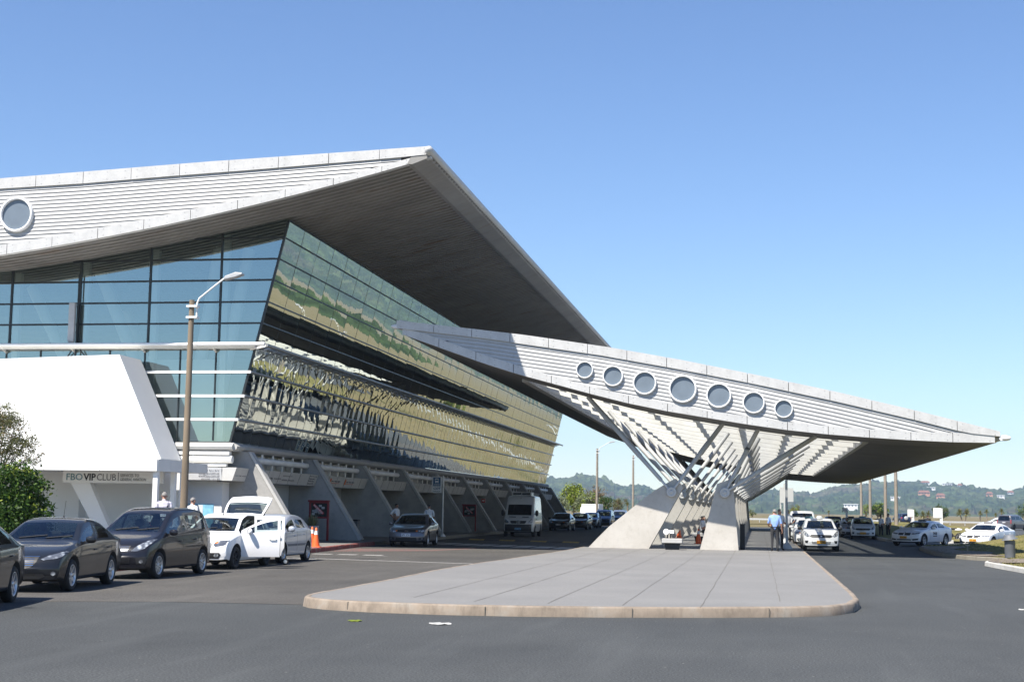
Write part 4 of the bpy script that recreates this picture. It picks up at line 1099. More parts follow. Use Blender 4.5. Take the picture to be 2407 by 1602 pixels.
def patch(bvh, poly, axis, sign, off, mat, h=.05, mirror=False):
    """a polygon wrapped onto the bodywork: axis 'x' = seen from front/rear in (y, z); 'y' = seen from the side in (x, z)"""
    if mirror: poly = [(-a, b) for a, b in poly]
    bm = bmesh.new(); vs = [bm.verts.new((a, b, 0)) for a, b in poly]; bm.faces.new(vs); bmesh.ops.triangulate(bm, faces=bm.faces[:])
    for _ in range(4):
        lg = [e for e in bm.edges if e.calc_length() > h]
        if not lg: break
        bmesh.ops.subdivide_edges(bm, edges=lg, cuts=1); bmesh.ops.triangulate(bm, faces=bm.faces[:])
    for v in bm.verts:
        a, b = v.co.x, v.co.y
        if axis == 'x': o, d = Vector((sign*6, a, b)), Vector((-sign, 0, 0))
        else: o, d = Vector((a, sign*4, b)), Vector((0, -sign, 0))
        hit = bvh.ray_cast(o, d)
        if hit[0] is None: hit = bvh.find_nearest(Vector((sign*2.2, a, b)) if axis == 'x' else Vector((a, sign*.9, b)))
        v.co = hit[0] - d*off
    bmesh.ops.recalc_face_normals(bm, faces=bm.faces[:])
    for f in bm.faces:
        f.smooth = True
    s = sum((f.normal for f in bm.faces), Vector())
    if (axis == 'x' and s.x*sign < 0) or (axis == 'y' and s.y*sign < 0): bmesh.ops.reverse_faces(bm, faces=bm.faces[:])
    me = bpy.data.meshes.new('patch'); bm.to_mesh(me); bm.free(); me.materials.append(mat); return me
def wheel_meshes(r, style):
    t = MB(); w = .1
    t.lathe([(r*.66, -w+.02), (r*.72, -w+.002), (r*.9, -w), (r*.975, -w+.025), (r, -w+.05), (r, w-.05), (r*.975, w-.025), (r*.9, w), (r*.72, w-.002), (r*.66, w-.02)], (0, 0, 0), 'y', 32)
    g = MB(); rm = 0 if style != 'steel' else 1
    for sd_ in (1, -1):
        g.lathe([(r*.68, sd_*(w-.012)), (r*.655, sd_*(w-.006)), (r*.61, sd_*(w-.02)), (r*.6, sd_*(w-.07))], (0, 0, 0), 'y', 32, rm)
        g.lathe([(r*.61, sd_*(w-.075)), (.001, sd_*(w-.075))], (0, 0, 0), 'y', 24, 1)
        g.lathe([(r*.17, sd_*(w-.07)), (r*.16, sd_*(w-.03)), (r*.06, sd_*(w-.02)), (.001, sd_*(w-.02))], (0, 0, 0), 'y', 16, rm)
        n = {'five': 5, 'ten': 10, 'steel': 6, 'seven': 7}[style]
        for k in range(n):
            a = 2*math.pi*k/n+.3; wd = r*{'five': .2, 'ten': .1, 'steel': .16, 'seven': .15}[style]
            g.bar((r*.12*math.cos(a), sd_*(w-.045), r*.12*math.sin(a)), (r*.62*math.cos(a), sd_*(w-.035), r*.62*math.sin(a)), wd, .02, rm, (0, 1, 0))
    return t.mesh('wheel', M['rubber']), g.mesh('rim', [M['rim'] if style != 'steel' else M['steel_rim'], M['dark_in']])
def blob(c, rx, ry, rz_, n=12, m=0, mb=None, sq=1.0):
    mb = mb or MB(); P = []
    for i in range(n//2+1):
        a = -math.pi/2+math.pi*i/(n//2); row = []
        for j in range(n+1):
            b = 2*math.pi*j/n; f = lambda v: math.copysign(abs(v)**sq, v)
            row.append((c[0]+rx*f(math.cos(a)*math.cos(b)), c[1]+ry*f(math.cos(a)*math.sin(b)), c[2]+rz_*f(math.sin(a))))
        P.append(row)
    return mb.grid(P, m, True)
CARS = {}
def car_kind(name, P):
    parts = []                                # (name, mesh, parent index, matrix)
    shell, X0 = car_geometry(P); L, W, r = P['L'], P['W'], P['r']; hw = W/2
    bvh = BVHTree.FromPolygons([v.co.copy() for v in shell.vertices], [tuple(p.vertices) for p in shell.polygons])
    def add(nm, me, par=None, mat=None): parts.append((nm, me, par, mat or Matrix())); return len(parts)-1
    bodyi = None; doors = {}
    gl = M['car_glass_dark'] if P.get('tint') else M['car_glass']
    sp = split_shell(shell)
    for (k, sd_), me in sorted(sp.items()):
        if k == 0: me.materials.append(PAINT); me.materials.append(M['dark_in']); bodyi = add('body', me)
    for (k, sd_), me in sorted(sp.items(), key=lambda t: -t[0][0]):
        if k == 0: continue
        if k >= SL['door']: me.materials.append(PAINT); me.materials.append(PAINT); doors[k-SL['door'], sd_] = add('door', me)
        elif k == SL['ws']: me.materials.append(gl); add('windshield', me)
        elif k == SL['rw']: me.materials.append(gl); add('rear_window', me)
        elif k == 1: me.materials.append(gl); add('window', me)
        else:
            me.materials.append(gl); s_mid = sum(P['win'][k-SL['win']])/2
            d = [dk for dk, iv in enumerate(P['door']) if iv[0] < s_mid < iv[1]]
            add('window', me, doors.get((d[0], sd_)) if d else None)
    tm, rm = wheel_meshes(r, P.get('rim', 'five'))
    for xw in (P['wb']/2, -P['wb']/2):
        for sd_ in (1, -1):
            wi = add('wheel', tm, None, Matrix.Translation((xw, sd_*(hw-.112), r))); add('rim', rm, wi)
    def both(nm, poly, sign, off, mat, par=None, h=.06):
        for mr in (False, True): add(nm, patch(bvh, poly, 'x', sign, off, mat, h, mr), par)
    for poly in P.get('hl', []): both('headlight', poly, 1, .008, M['lampglass'])
    for poly in P.get('amber', []): both('indicator', poly, 1, .014, M['amber'])
    for poly in P.get('fog', []): both('fog_light', poly, 1, .012, M['lampglass'])
    for poly in P.get('fogbox', []): both('fog_recess', poly, 1, .006, M['black_plastic'])
    for poly in P.get('grille', []): add('grille', patch(bvh, poly, 'x', 1, .007, M['black_plastic'], .08))
    for poly in P.get('kidney', []): both('grille', poly, 1, .012, M['black_plastic'])
    for poly in P.get('kidney_rim', []): both('grille_rim', poly, 1, .007, M['chrome'])
    for poly in P.get('intake', []): add('bumper_intake', patch(bvh, poly, 'x', 1, .007, M['black_plastic'], .08))
    for poly in P.get('bumper', []): add('bumper', patch(bvh, poly, 'x', 1, .005, M['black_plastic'], .08))
    for poly in P.get('bar', []): add('grille_bar', patch(bvh, poly, 'x', 1, .014, M['chrome'], .1))
    for poly in P.get('paintbar', []): add('grille_bar', patch(bvh, poly, 'x', 1, .016, PAINT, .1))
    for poly in P.get('badge', []): add('badge', patch(bvh, poly, 'x', 1, .02, M['chrome'], .1))
    for poly in P.get('tail', []): both('taillight', poly, -1, .01, M['tail_red'])
    # mirrors
    ms, mz = P.get('mir', (P['ws'][0]+.28, None)); mz = mz or float(np.interp(ms, [p[0] for p in P['belt']], [p[1] for p in P['belt']]))+.1
    for sd_ in (1, -1):
        mb = MB(); k = P.get('mirk', 1.); blob((X0-ms, sd_*(hw+.085), mz), .06*k, .11, .075*k*P.get('mirz', 1), 12, 0, mb, .75); mb.bar((X0-ms, sd_*(hw-.06), mz-.05), (X0-ms, sd_*(hw+.06), mz-.04), .07, .04, 1)
        add('mirror', mb.mesh('mirror', [M['black_plastic'] if P.get('mirblack') else PAINT, M['black_plastic']]), doors.get((0, sd_)))
    # door handles, gaps, wiper, sill
    for k, iv in enumerate(P['door']):
        s_ = iv[1]-.2; zb = float(np.interp(s_, [p[0] for p in P['belt']], [p[1] for p in P['belt']]))-.13
        for sd_ in (1, -1):
            hit = bvh.ray_cast(Vector((X0-s_, sd_*3, zb)), Vector((0, -sd_, 0)))
            if hit[0] is None: continue
            mb = MB(); mb.tube([(X0-s_+.1, hit[0].y+sd_*.004, zb-.005), (X0-s_+.07, hit[0].y+sd_*.028, zb), (X0-s_-.07, hit[0].y+sd_*.028, zb), (X0-s_-.1, hit[0].y+sd_*.004, zb)], .014, 6)
            add('door_handle', mb.mesh('handle', PAINT if not P.get('handleblack') else M['black_plastic']), doors.get((k, sd_)))
            zt = zb-.52
            for s2 in iv:
                pl = [(X0-s2-.006, zt+.06), (X0-s2+.006, zt+.06), (X0-s2+.006, zb+.1), (X0-s2-.006, zb+.1)]
                add('door_gap', patch(bvh, pl, 'y', sd_, .003, M['black_plastic'], .1), doors.get((k, sd_)))
    if P.get('wiper', True):
        mb = MB(); sw = P['ws'][0]+.03
        for y0, y1 in ((.1, .62), (-.45, .1)):
            pts = []
            for t in range(6):
                y = y0+(y1-y0)*t/5; h_ = bvh.ray_cast(Vector((X0-sw-.02*t, y, 4)), Vector((0, 0, -1))); pts.append((X0-sw-.02*t, y, h_[0].z+.014))
            mb.tube(pts, .009, 5)
        add('wiper', mb.mesh('wiper', M['black_plastic']))
    if P.get('seats', True):
        mb = MB(); fz = .32; s0 = P['ws'][1]+.1
        for sx, ys in ((s0, (.36, -.36)), (s0+.95, (.36, -.36))):
            for y in ys:
                x = X0-sx; bh = P['H']-.35
                mb.prism([(x+.25, fz), (x+.3, fz+.2), (x-.2, fz+.17), (x-.3, fz)], y-.24, y+.24, 'xz')
                mb.prism([(x-.18, fz+.1), (x-.12, fz+.2), (x-.32, bh-.16), (x-.42, bh-.16), (x-.32, fz+.1)], y-.22, y+.22, 'xz')
                blob((x-.38, y, bh-.05), .05, .13, .095, 10, 0, mb, .7)
        xd = X0-P['ws'][0]-.18; zd = float(np.interp(P['ws'][0], [p[0] for p in P['belt']], [p[1] for p in P['belt']]))
        mb.prism([(xd+.12, zd-.02), (xd-.3, zd-.01), (xd-.42, zd-.14), (xd-.3, zd-.4), (xd+.1, zd-.4)], -hw*.84, hw*.84, 'xz')
        mb.box((X0-L+.5, -hw*.8, .26), (X0-.8, hw*.8, .3))
        add('interior', mb.mesh('interior', M['seat']))
        tb = MB(); cs = (xd-.42, .36, zd-.02); pts = [(cs[0]-.05*math.sin(t), cs[1]+.18*math.cos(t), cs[2]+.17*math.sin(t)) for t in np.linspace(0, 2*math.pi, 17)]
        tb.tube(pts, .016, 6, cap=False); add('steering_wheel', tb.mesh('sw', M['black_plastic']))
    for f in P.get('extra', []): f(add, P, X0, bvh)
    CARS[name] = (parts, P, X0, bvh, doors)
def car(kind, paint_key, loc, heading, label, cat='car', group=None, plate=None, rear_plate=None, extra=None, name='parked_car', pz=None):
    """heading: compass of the bonnet in world degrees (-90 faces the camera)"""
    parts, P, X0, bvh, doors = CARS[kind]
    t = thing(name, label, cat, loc, R(heading), group); objs = []
    for nm, me, par, mat in parts:
        if any(mm is PAINT for mm in me.materials):
            key = (me.name, paint_key)
            if key not in CARS:
                m2 = me.copy()
                for i, mm in enumerate(m2.materials):
                    if mm is PAINT: m2.materials[i] = M[paint_key]
                CARS[key] = m2
            me = CARS[key]
        o = link(nm, me, t if par is None else objs[par]); o.matrix_local = mat; objs.append(o)
    for pl, sg in ((plate, 1), (rear_plate, -1)):
        if not pl: continue
        txt, mt, ink = pl; z = (pz or P.get('pz', .52)) if sg > 0 else P.get('rpz', .8)
        hit = bvh.ray_cast(Vector((sg*6, 0, z)), Vector((-sg, 0, 0))); mb = MB(); mb.box((-.012, -.2, -.065), (.012, .2, .065))
        o = link('license_plate', mb.mesh('plate', M[mt]), t); o.location = (hit[0].x+sg*.03, 0, z)
        lt = link('lettering', text_mesh(txt, .12, M[ink], 'CENTER', .002, .34, .001), o); lt.rotation_euler = (0, 0, sg*math.pi/2); lt.location = (sg*.0125, 0, -.042)
    if extra: extra(t, objs, P, X0, bvh)
    return t, objs, doors
def sym(pts): return pts + [(-a, b) for a, b in pts[::-1]]
def slats(z0, z1, n, hwid):        # bright slats across a grille
    return [sym([(hwid, z0+(z1-z0)*(i+.3)/n), (hwid, z0+(z1-z0)*(i+.62)/n)]) for i in range(n)]

def aerial(s, h=.42, lean=-.22):
    def f(add, P, X0, bvh):
        hit = bvh.ray_cast(Vector((X0-s, 0, 4)), Vector((0, 0, -1))); z = hit[0].z
        mb = MB(); mb.tube([(X0-s, 0, z-.01), (X0-s, 0, z+.04)], [.025, .012], 8); mb.tube([(X0-s, 0, z+.03), (X0-s+lean, 0, z+h)], .005, 5); add('aerial', mb.mesh('aerial', M['black_plastic']))
    return f
def moulding(z, mat='black_plastic'):
    def f(add, P, X0, bvh):
        for k, iv in enumerate(P['door']):
            for sd_ in (1, -1):
                pl = [(X0-iv[0]-.04, z-.035), (X0-iv[1]+.04, z-.035), (X0-iv[1]+.04, z+.035), (X0-iv[0]-.04, z+.035)]
                add('side_moulding', patch(bvh, pl, 'y', sd_, .012, M[mat], .15))
    return f
def roof_dome(c='lamp_grey', kind='bar'):
    def f(t, objs, P, X0, bvh):
        s = P['ws'][1]+.25; z = bvh.ray_cast(Vector((X0-s, 0, 4)), Vector((0, 0, -1)))[0].z
        mb = MB()
        if kind == 'bar': mb.prism([(-.09, 0), (.09, 0), (.06, .11), (-.06, .11)], -.22, .22, 'xz'); mb.v = [(x+X0-s, y, zz+z) for x, y, zz in mb.v]
        else: mb.lathe([(.16, -.005), (.16, .05), (.13, .12), (.07, .155), (.001, .16)], (X0-s, 0, z), 'z', 20)
        bevel(link('taxi_sign', mb.mesh('sign', M[c]), t), .015)
    return f

car_kind('sedan', dict(L=4.44, W=1.75, H=1.46, wb=2.65, fo=.86, r=.318, sub=2, rim='seven', c0=.24,
    top=[(0, .5), (.03, .62), (.12, .70), (.35, .80), (.8, .90), (1.2, .965), (1.3, .985), (2.04, 1.395), (2.4, 1.455), (2.8, 1.45), (3.2, 1.395), (3.8, 1.07), (3.95, 1.05), (4.3, 1.03), (4.4, .98), (4.44, .7)],
    belt=[(0, .69), (.4, .76), (1.2, .90), (4.44, .985)], ws=(1.35, 1.99), rw=(3.24, 3.74), win=[(1.5, 2.42), (2.5, 3.3)], door=[(1.3, 2.46), (2.46, 3.4)],
    hl=[[(.44, .655), (.56, .72), (.80, .80), (.84, .79), (.80, .70), (.72, .665), (.5, .635)]], grille=[sym([(.40, .70), (.38, .60), (.30, .50), (.18, .47)])],
    bar=slats(.52, .68, 4, .33)+[sym([(.41, .712), (.41, .70)])], intake=[sym([(.52, .37), (.56, .32), (.44, .27)])], fog=[[(.66, .40), (.70, .42), (.74, .40), (.74, .36), (.70, .335), (.66, .36)]],
    tail=[[(.55, .95), (.84, .95), (.85, .78), (.62, .78)]], pz=.4, extra=[aerial(2.75, .36, -.1)]))
car_kind('sedan_plain', dict(L=4.56, W=1.765, H=1.49, wb=2.635, fo=.95, r=.32, sub=1, rim='five', c0=.3,
    top=[(0, .5), (.03, .64), (.12, .74), (.35, .83), (.9, .92), (1.25, .985), (2.1, 1.42), (2.45, 1.485), (2.85, 1.48), (3.25, 1.42), (3.85, 1.09), (4.0, 1.07), (4.4, 1.05), (4.5, 1.0), (4.56, .72)],
    belt=[(0, .70), (.4, .78), (1.2, .91), (4.56, 1.0)], ws=(1.31, 2.05), rw=(3.29, 3.78), win=[(1.52, 2.47), (2.55, 3.35)], door=[(1.32, 2.5), (2.5, 3.45)],
    hl=[[(.46, .70), (.55, .745), (.82, .77), (.86, .70), (.7, .645), (.5, .655)]], grille=[sym([(.40, .745), (.44, .66)])], paintbar=[sym([(.06, .76), (.1, .65)])], bar=[sym([(.43, .762), (.41, .748)])],
    badge=[[(0, .755), (.035, .70), (0, .665), (-.035, .70)], [(-.075, .655), (-.01, .665), (-.04, .705)], [(.075, .655), (.01, .665), (.04, .705)]], intake=[sym([(.46, .42), (.48, .28)])], fogbox=[[(.56, .42), (.8, .44), (.78, .33), (.56, .30)]], fog=[[(.66, .40), (.70, .41), (.74, .39), (.73, .35), (.69, .335), (.66, .36)]],
    amber=[[(.42, .735), (.5, .74), (.5, .68), (.43, .675)]], tail=[[(.55, .98), (.84, .98), (.85, .8), (.62, .8)]], pz=.53, rpz=.75))
car_kind('mpv', dict(L=4.27, W=1.70, H=1.69, wb=2.74, fo=.79, r=.318, sub=2, rim='ten', c0=.24, roofw=.745,
    top=[(0, .55), (.03, .68), (.12, .78), (.35, .90), (.7, .99), (.98, 1.06), (1.86, 1.58), (2.3, 1.68), (3.2, 1.685), (3.95, 1.62), (4.19, 1.1), (4.24, 1.0), (4.27, .7)],
    belt=[(0, .74), (.4, .84), (1.0, .97), (4.27, 1.06)], ws=(1.06, 1.80), rw=(3.98, 4.17), win=[(1.26, 2.14), (2.23, 3.1), (3.18, 3.86)], door=[(1.08, 2.19), (2.19, 3.16)],
    hl=[[(.42, .66), (.52, .78), (.72, .92), (.80, .93), (.78, .84), (.70, .72), (.55, .655)]], grille=[sym([(.38, .78), (.34, .64)])], bar=slats(.65, .775, 4, .35), intake=[sym([(.42, .50), (.40, .37)])], paintbar=slats(.38, .49, 3, .40),
    fogbox=[[(.54, .50), (.80, .55), (.74, .36), (.56, .36)]], fog=[[(.62, .44), (.66, .465), (.70, .44), (.70, .40), (.66, .375), (.62, .40)]], tail=[[(.6, 1.3), (.8, 1.28), (.83, .9), (.7, .9)]], pz=.57, extra=[aerial(3.1, .3, -.15)]))
car_kind('hatch', dict(L=4.06, W=1.73, H=1.53, wb=2.59, fo=.80, r=.312, sub=2, rim='steel', c0=.22,
    top=[(0, .5), (.03, .64), (.1, .75), (.3, .87), (.7, .95), (1.05, 1.0), (1.8, 1.44), (2.2, 1.53), (2.9, 1.52), (3.55, 1.45), (3.9, 1.02), (4.0, .95), (4.06, .65)],
    belt=[(0, .72), (.4, .80), (1.0, .92), (4.06, 1.0)], ws=(1.12, 1.75), rw=(3.6, 3.88), win=[(1.32, 2.2), (2.28, 3.05), (3.12, 3.42)], door=[(1.14, 2.24), (2.24, 3.1)],
    hl=[[(.44, .66), (.46, .74), (.56, .79), (.80, .80), (.80, .72), (.70, .66), (.5, .625)]], amber=[[(.47, .71), (.5, .76), (.55, .765), (.54, .715)]], grille=[sym([(.42, .72), (.38, .60)])], paintbar=slats(.62, .71, 3, .40), intake=[sym([(.62, .46), (.66, .40), (.60, .30)])],
    fog=[[(.50, .43), (.56, .45), (.60, .41), (.58, .35), (.52, .335), (.48, .37)]], tail=[[(.6, 1.1), (.8, 1.08), (.82, .8), (.68, .8)]], pz=.5, extra=[aerial(1.95, .22, -.1)]))
car_kind('small_hatch', dict(L=3.85, W=1.67, H=1.51, wb=2.46, fo=.76, r=.29, sub=2, rim='ten', c0=.26, roofw=.7, soft=.12,
    top=[(0, .5), (.03, .65), (.12, .78), (.3, .9), (.55, .97), (.82, 1.03), (1.66, 1.45), (2.05, 1.51), (2.65, 1.5), (3.2, 1.42), (3.62, 1.02), (3.78, .93), (3.85, .6)],
    belt=[(0, .74), (.4, .82), (.9, .93), (3.85, 1.02)], ws=(.9, 1.6), rw=(3.25, 3.58), win=[(1.12, 2.0), (2.08, 2.92)], door=[(.98, 2.04), (2.04, 2.98)],
    hl=[[(.5, .66), (.55, .8), (.68, .9), (.76, .9), (.76, .76), (.66, .66)]], grille=[sym([(.4, .6), (.36, .52)])], intake=[sym([(.5, .42), (.46, .3)])], tail=[[(.6, 1.15), (.76, 1.12), (.78, .85), (.68, .85)]], extra=[moulding(.55, 'ink_grey')], mirk=1.25))
car_kind('taxi_sedan', dict(L=4.40, W=1.70, H=1.535, wb=2.60, fo=.86, r=.31, sub=2, rim='steel', c0=.24, roofw=.74,
    top=[(0, .5), (.03, .66), (.12, .78), (.35, .89), (.75, .97), (1.1, 1.03), (1.9, 1.46), (2.3, 1.53), (2.8, 1.53), (3.25, 1.46), (3.8, 1.1), (3.95, 1.08), (4.28, 1.05), (4.36, 1.0), (4.40, .7)],
    belt=[(0, .73), (.4, .82), (1.1, .94), (4.4, 1.0)], ws=(1.16, 1.85), rw=(3.3, 3.74), win=[(1.38, 2.28), (2.36, 3.2)], door=[(1.18, 2.32), (2.32, 3.28)],
    hl=[[(.50, .72), (.58, .80), (.72, .93), (.79, .93), (.80, .80), (.72, .70), (.6, .66)]], grille=[sym([(.46, .77), (.52, .68), (.40, .635)])], badge=[[(0, .735), (.055, .70), (0, .655), (-.055, .70)]],
    intake=[sym([(.44, .46), (.40, .35)])], paintbar=slats(.36, .45, 2, .42), fogbox=[[(.58, .50), (.74, .50), (.72, .38), (.62, .38)]], tail=[[(.55, 1.0), (.8, 1.0), (.82, .82), (.6, .82)]], pz=.44, mirblack=True))
car_kind('saloon', dict(L=4.62, W=1.81, H=1.43, wb=2.81, fo=.78, r=.325, sub=2, rim='five', c0=.26, roofw=.71,
    top=[(0, .52), (.03, .66), (.12, .74), (.4, .84), (1.0, .94), (1.45, .99), (2.22, 1.36), (2.6, 1.43), (3.0, 1.42), (3.4, 1.36), (4.0, 1.09), (4.1, 1.08), (4.5, 1.07), (4.58, 1.02), (4.62, .75)],
    belt=[(0, .70), (.4, .79), (1.4, .92), (4.62, 1.0)], ws=(1.51, 2.18), rw=(3.44, 3.95), win=[(1.72, 2.6), (2.68, 3.5)], door=[(1.5, 2.64), (2.64, 3.6)],
    hl=[[(.40, .68), (.42, .73), (.6, .75), (.85, .79), (.86, .76), (.76, .69), (.5, .66)]], kidney=[[(.05, .735), (.33, .735), (.36, .70), (.33, .63), (.06, .625)]], kidney_rim=[[(.03, .75), (.345, .75), (.38, .70), (.345, .615), (.04, .61)]], badge=[[(0, .80), (.04, .785), (.04, .765), (0, .755), (-.04, .765), (-.04, .785)]],
    intake=[sym([(.40, .40), (.44, .34)])], fogbox=[[(.46, .40), (.80, .45), (.78, .36), (.5, .33)]], tail=[[(.5, 1.02), (.85, 1.0), (.86, .86), (.55, .86)]], pz=.5))
def ac_unit(add, P, X0, bvh):
    mb = MB(); mb.prism([(X0-2.0, 2.6), (X0-2.08, 2.83), (X0-3.4, 2.83), (X0-3.6, 2.6)], -.62, .62, 'xz', 0); mb.box((X0-2.06, -.55, 2.66), (X0-2.0, -.03, 2.79), 1); mb.box((X0-2.06, .03, 2.66), (X0-2.0, .55, 2.79), 1)
    add('roof_unit', mb.mesh('roof_unit', [PAINT, M['black_plastic']]))
def vents(add, P, X0, bvh):
    for y0, y1 in ((.2, .62), (-.62, -.2)): add('bonnet_vent', patch(bvh, [(y0, 1.235), (y1, 1.225), (y1, 1.27), (y0, 1.28)], 'x', 1, .01, M['black_plastic'], .1))
    mb = MB(); pts = [(0, .115*math.cos(t), .115*math.sin(t)) for t in np.linspace(0, 2*math.pi, 21)]; mb.tube(pts, .012, 6, cap=False)
    for a in (90, 210, 330): mb.tube([(0, 0, 0), (0, .11*math.cos(R(a)), .11*math.sin(R(a)))], [.014, .006], 5)
    h = bvh.ray_cast(Vector((6, 0, .93)), Vector((-1, 0, 0)))[0]; mb.v = [(x+h.x+.025, y, z+.93) for x, y, z in mb.v]; add('badge', mb.mesh('badge', M['chrome']))
car_kind('tall_van', dict(L=5.9, W=1.99, H=2.62, wb=3.66, fo=1.0, r=.345, sub=1, rim='steel', c0=.3, roofw=.86, ft=.1, rt=.02, c1=.04, zf=.28,
    top=[(0, .62), (.03, .86), (.15, 1.06), (.4, 1.18), (.75, 1.30), (1.3, 2.12), (1.55, 2.42), (1.95, 2.6), (3, 2.63), (5.6, 2.6), (5.84, 2.5), (5.9, 1.0)],
    belt=[(0, .8), (.5, 1.1), (.8, 1.25), (5.9, 1.28)], ws=(.80, 1.27), rw=None, win=[(1.0, 1.8), (1.95, 3.4), (3.5, 5.6)], door=[(.86, 1.88)], tint=True, seats=False, wiper=True,
    hl=[[(.60, .92), (.66, 1.0), (.82, 1.14), (.90, 1.12), (.90, .96), (.84, .88), (.68, .86)]], grille=[sym([(.52, 1.02), (.48, .90), (.40, .84)])], bumper=[sym([(.95, .80), (.95, .36)])], fog=[[(.7, .70), (.78, .70), (.78, .66), (.7, .66)]], pz=.52,
    tail=[[(.85, 1.3), (.94, 1.3), (.94, .95), (.85, .95)]], mirblack=True, mirk=1.7, mirz=1.5, mir=(1.05, 1.5), handleblack=True, extra=[ac_unit, vents, aerial(1.6, .35, -.05), moulding(.62, 'ink_grey')]))
car_kind('van', dict(L=4.4, W=1.80, H=1.80, wb=2.73, fo=.92, r=.315, sub=1, rim='steel', c0=.24, roofw=.8,
    top=[(0, .55), (.03, .7), (.12, .85), (.35, .98), (.8, 1.08), (1.05, 1.13), (1.8, 1.68), (2.2, 1.79), (3.2, 1.8), (4.2, 1.76), (4.36, 1.1), (4.4, .7)],
    belt=[(0, .78), (.4, .9), (1.0, 1.03), (4.4, 1.1)], ws=(1.12, 1.75), rw=(4.22, 4.35), win=[(1.32, 2.2), (2.3, 3.2), (3.3, 4.05)], door=[(1.14, 2.25), (2.25, 3.25)], mirblack=True,
    hl=[[(.5, .74), (.56, .9), (.76, .98), (.82, .96), (.82, .78), (.66, .7)]], grille=[sym([(.44, .78), (.4, .66)])], bumper=[sym([(.8, .52), (.76, .3)])], tail=[[(.72, 1.35), (.84, 1.35), (.86, .9), (.74, .9)]]))
def cargo_bed(add, P, X0, bvh):
    mb = MB(); mb.box((X0-5.1, -.72, 1.06), (X0-3.5, .72, 1.10)); add('cargo_bed', mb.mesh('bed', M['black_plastic']))
car_kind('pickup', dict(L=5.2, W=1.84, H=1.80, wb=3.08, fo=.9, r=.37, sub=1, rim='five', c0=.2, zf=.32,
    top=[(0, .7), (.03, .88), (.12, 1.0), (.35, 1.07), (.9, 1.12), (1.3, 1.16), (1.95, 1.68), (2.3, 1.79), (3.2, 1.79), (3.45, 1.68), (3.6, 1.16), (3.75, 1.13), (5.15, 1.13), (5.18, 1.0), (5.2, .7)],
    belt=[(0, .92), (.4, 1.0), (1.2, 1.09), (5.2, 1.1)], ws=(1.37, 1.9), rw=(3.47, 3.57), win=[(1.52, 2.35), (2.43, 3.2)], door=[(1.4, 2.39), (2.39, 3.35)],
    hl=[[(.5, .86), (.52, .98), (.78, 1.02), (.84, .98), (.82, .86), (.66, .82)]], grille=[sym([(.44, .98), (.4, .82)])], bar=[sym([(.44, .99), (.44, .975)])], intake=[sym([(.5, .62), (.46, .48)])], fogbox=[[(.6, .64), (.78, .66), (.76, .54), (.6, .52)]], mirk=1.2, extra=[cargo_bed], pz=.62))
def spare(add, P, X0, bvh):
    mb = MB(); xr = X0-P['L']-.02; mb.lathe([(.001, -.16), (.2, -.17), (.3, -.13), (.34, -.06), (.34, .06), (.3, .1)], (xr, .08, .92), 'x', 28); add('spare_wheel_cover', mb.mesh('spare', M['lamp_grey']))
car_kind('offroader', dict(L=4.2, W=1.80, H=1.72, wb=2.5, fo=.85, r=.36, sub=1, rim='five', c0=.2, roofw=.78, zf=.28, tint=True,
    top=[(0, .6), (.03, .8), (.12, .95), (.35, 1.02), (.9, 1.07), (1.2, 1.12), (1.9, 1.62), (2.3, 1.71), (3.3, 1.72), (3.98, 1.68), (4.15, 1.12), (4.18, 1.0), (4.2, .6)],
    belt=[(0, .88), (.4, .97), (1.1, 1.06), (4.2, 1.1)], ws=(1.27, 1.85), rw=(4.0, 4.14), win=[(1.45, 2.25), (2.33, 3.1), (3.2, 3.85)], door=[(1.3, 2.29), (2.29, 3.15)], hl=[[(.5, .8), (.52, .96), (.76, .98), (.82, .94), (.8, .8)]], grille=[sym([(.44, .95), (.4, .8)])],
    tail=[[(.72, 1.1), (.86, 1.1), (.87, .85), (.74, .85)]], extra=[spare]))
car_kind('minibus', dict(L=5.1, W=1.92, H=1.92, wb=3.2, fo=.95, r=.34, sub=1, rim='steel', c0=.24, roofw=.8, tint=True, rt=.03, c1=.08,
    top=[(0, .6), (.03, .78), (.12, .92), (.35, 1.02), (.8, 1.12), (1.0, 1.18), (1.8, 1.8), (2.2, 1.91), (3.5, 1.92), (4.85, 1.88), (5.04, 1.15), (5.08, 1.0), (5.1, .55)],
    belt=[(0, .85), (.4, .95), (1.0, 1.1), (5.1, 1.14)], ws=(1.07, 1.75), rw=(4.88, 5.03), win=[(1.3, 2.2), (2.3, 3.5), (3.6, 4.7)], door=[(1.1, 2.25), (2.25, 3.55)], hl=[[(.5, .78), (.56, .96), (.8, 1.0), (.86, .94), (.84, .78)]], grille=[sym([(.44, .9), (.4, .76)])],
    tail=[[(.80, 1.25), (.93, 1.25), (.94, .8), (.84, .8)]], rpz=.95))
G1, G2, G3, G4 = 'cars parked along the terminal kerb', 'cars queueing beside the terminal', 'taxis in the rank beside the canopy', 'vehicles in the far car park'
WP = lambda t: (t, 'plate_white', 'ink'); YP = lambda t: (t, 'plate_yellow', 'ink')
car('sedan', 'p_navy', (-13.54, 22.72, 0), -76, 'near black sedan cut off by the left edge of the picture', group=G1)
car('sedan', 'p_char', (-14.63, 28.75, 0), -81.5, 'dark charcoal sedan with chrome-edged grille parked in front of the people carrier', group=G1)
car('mpv', 'p_navy', (-14.88, 34.3, 0), -90, 'dark grey tall people carrier parked between the charcoal sedan and the white hatchback', group=G1, plate=WP('B 2568'))
def open_doors(t, objs, P, X0, bvh): pass
tw_, ob, drs = car('hatch', 'p_white', (-15.12, 40.0, 0), -90, 'white hatchback with its tailgate and two side doors wide open', group=G1)
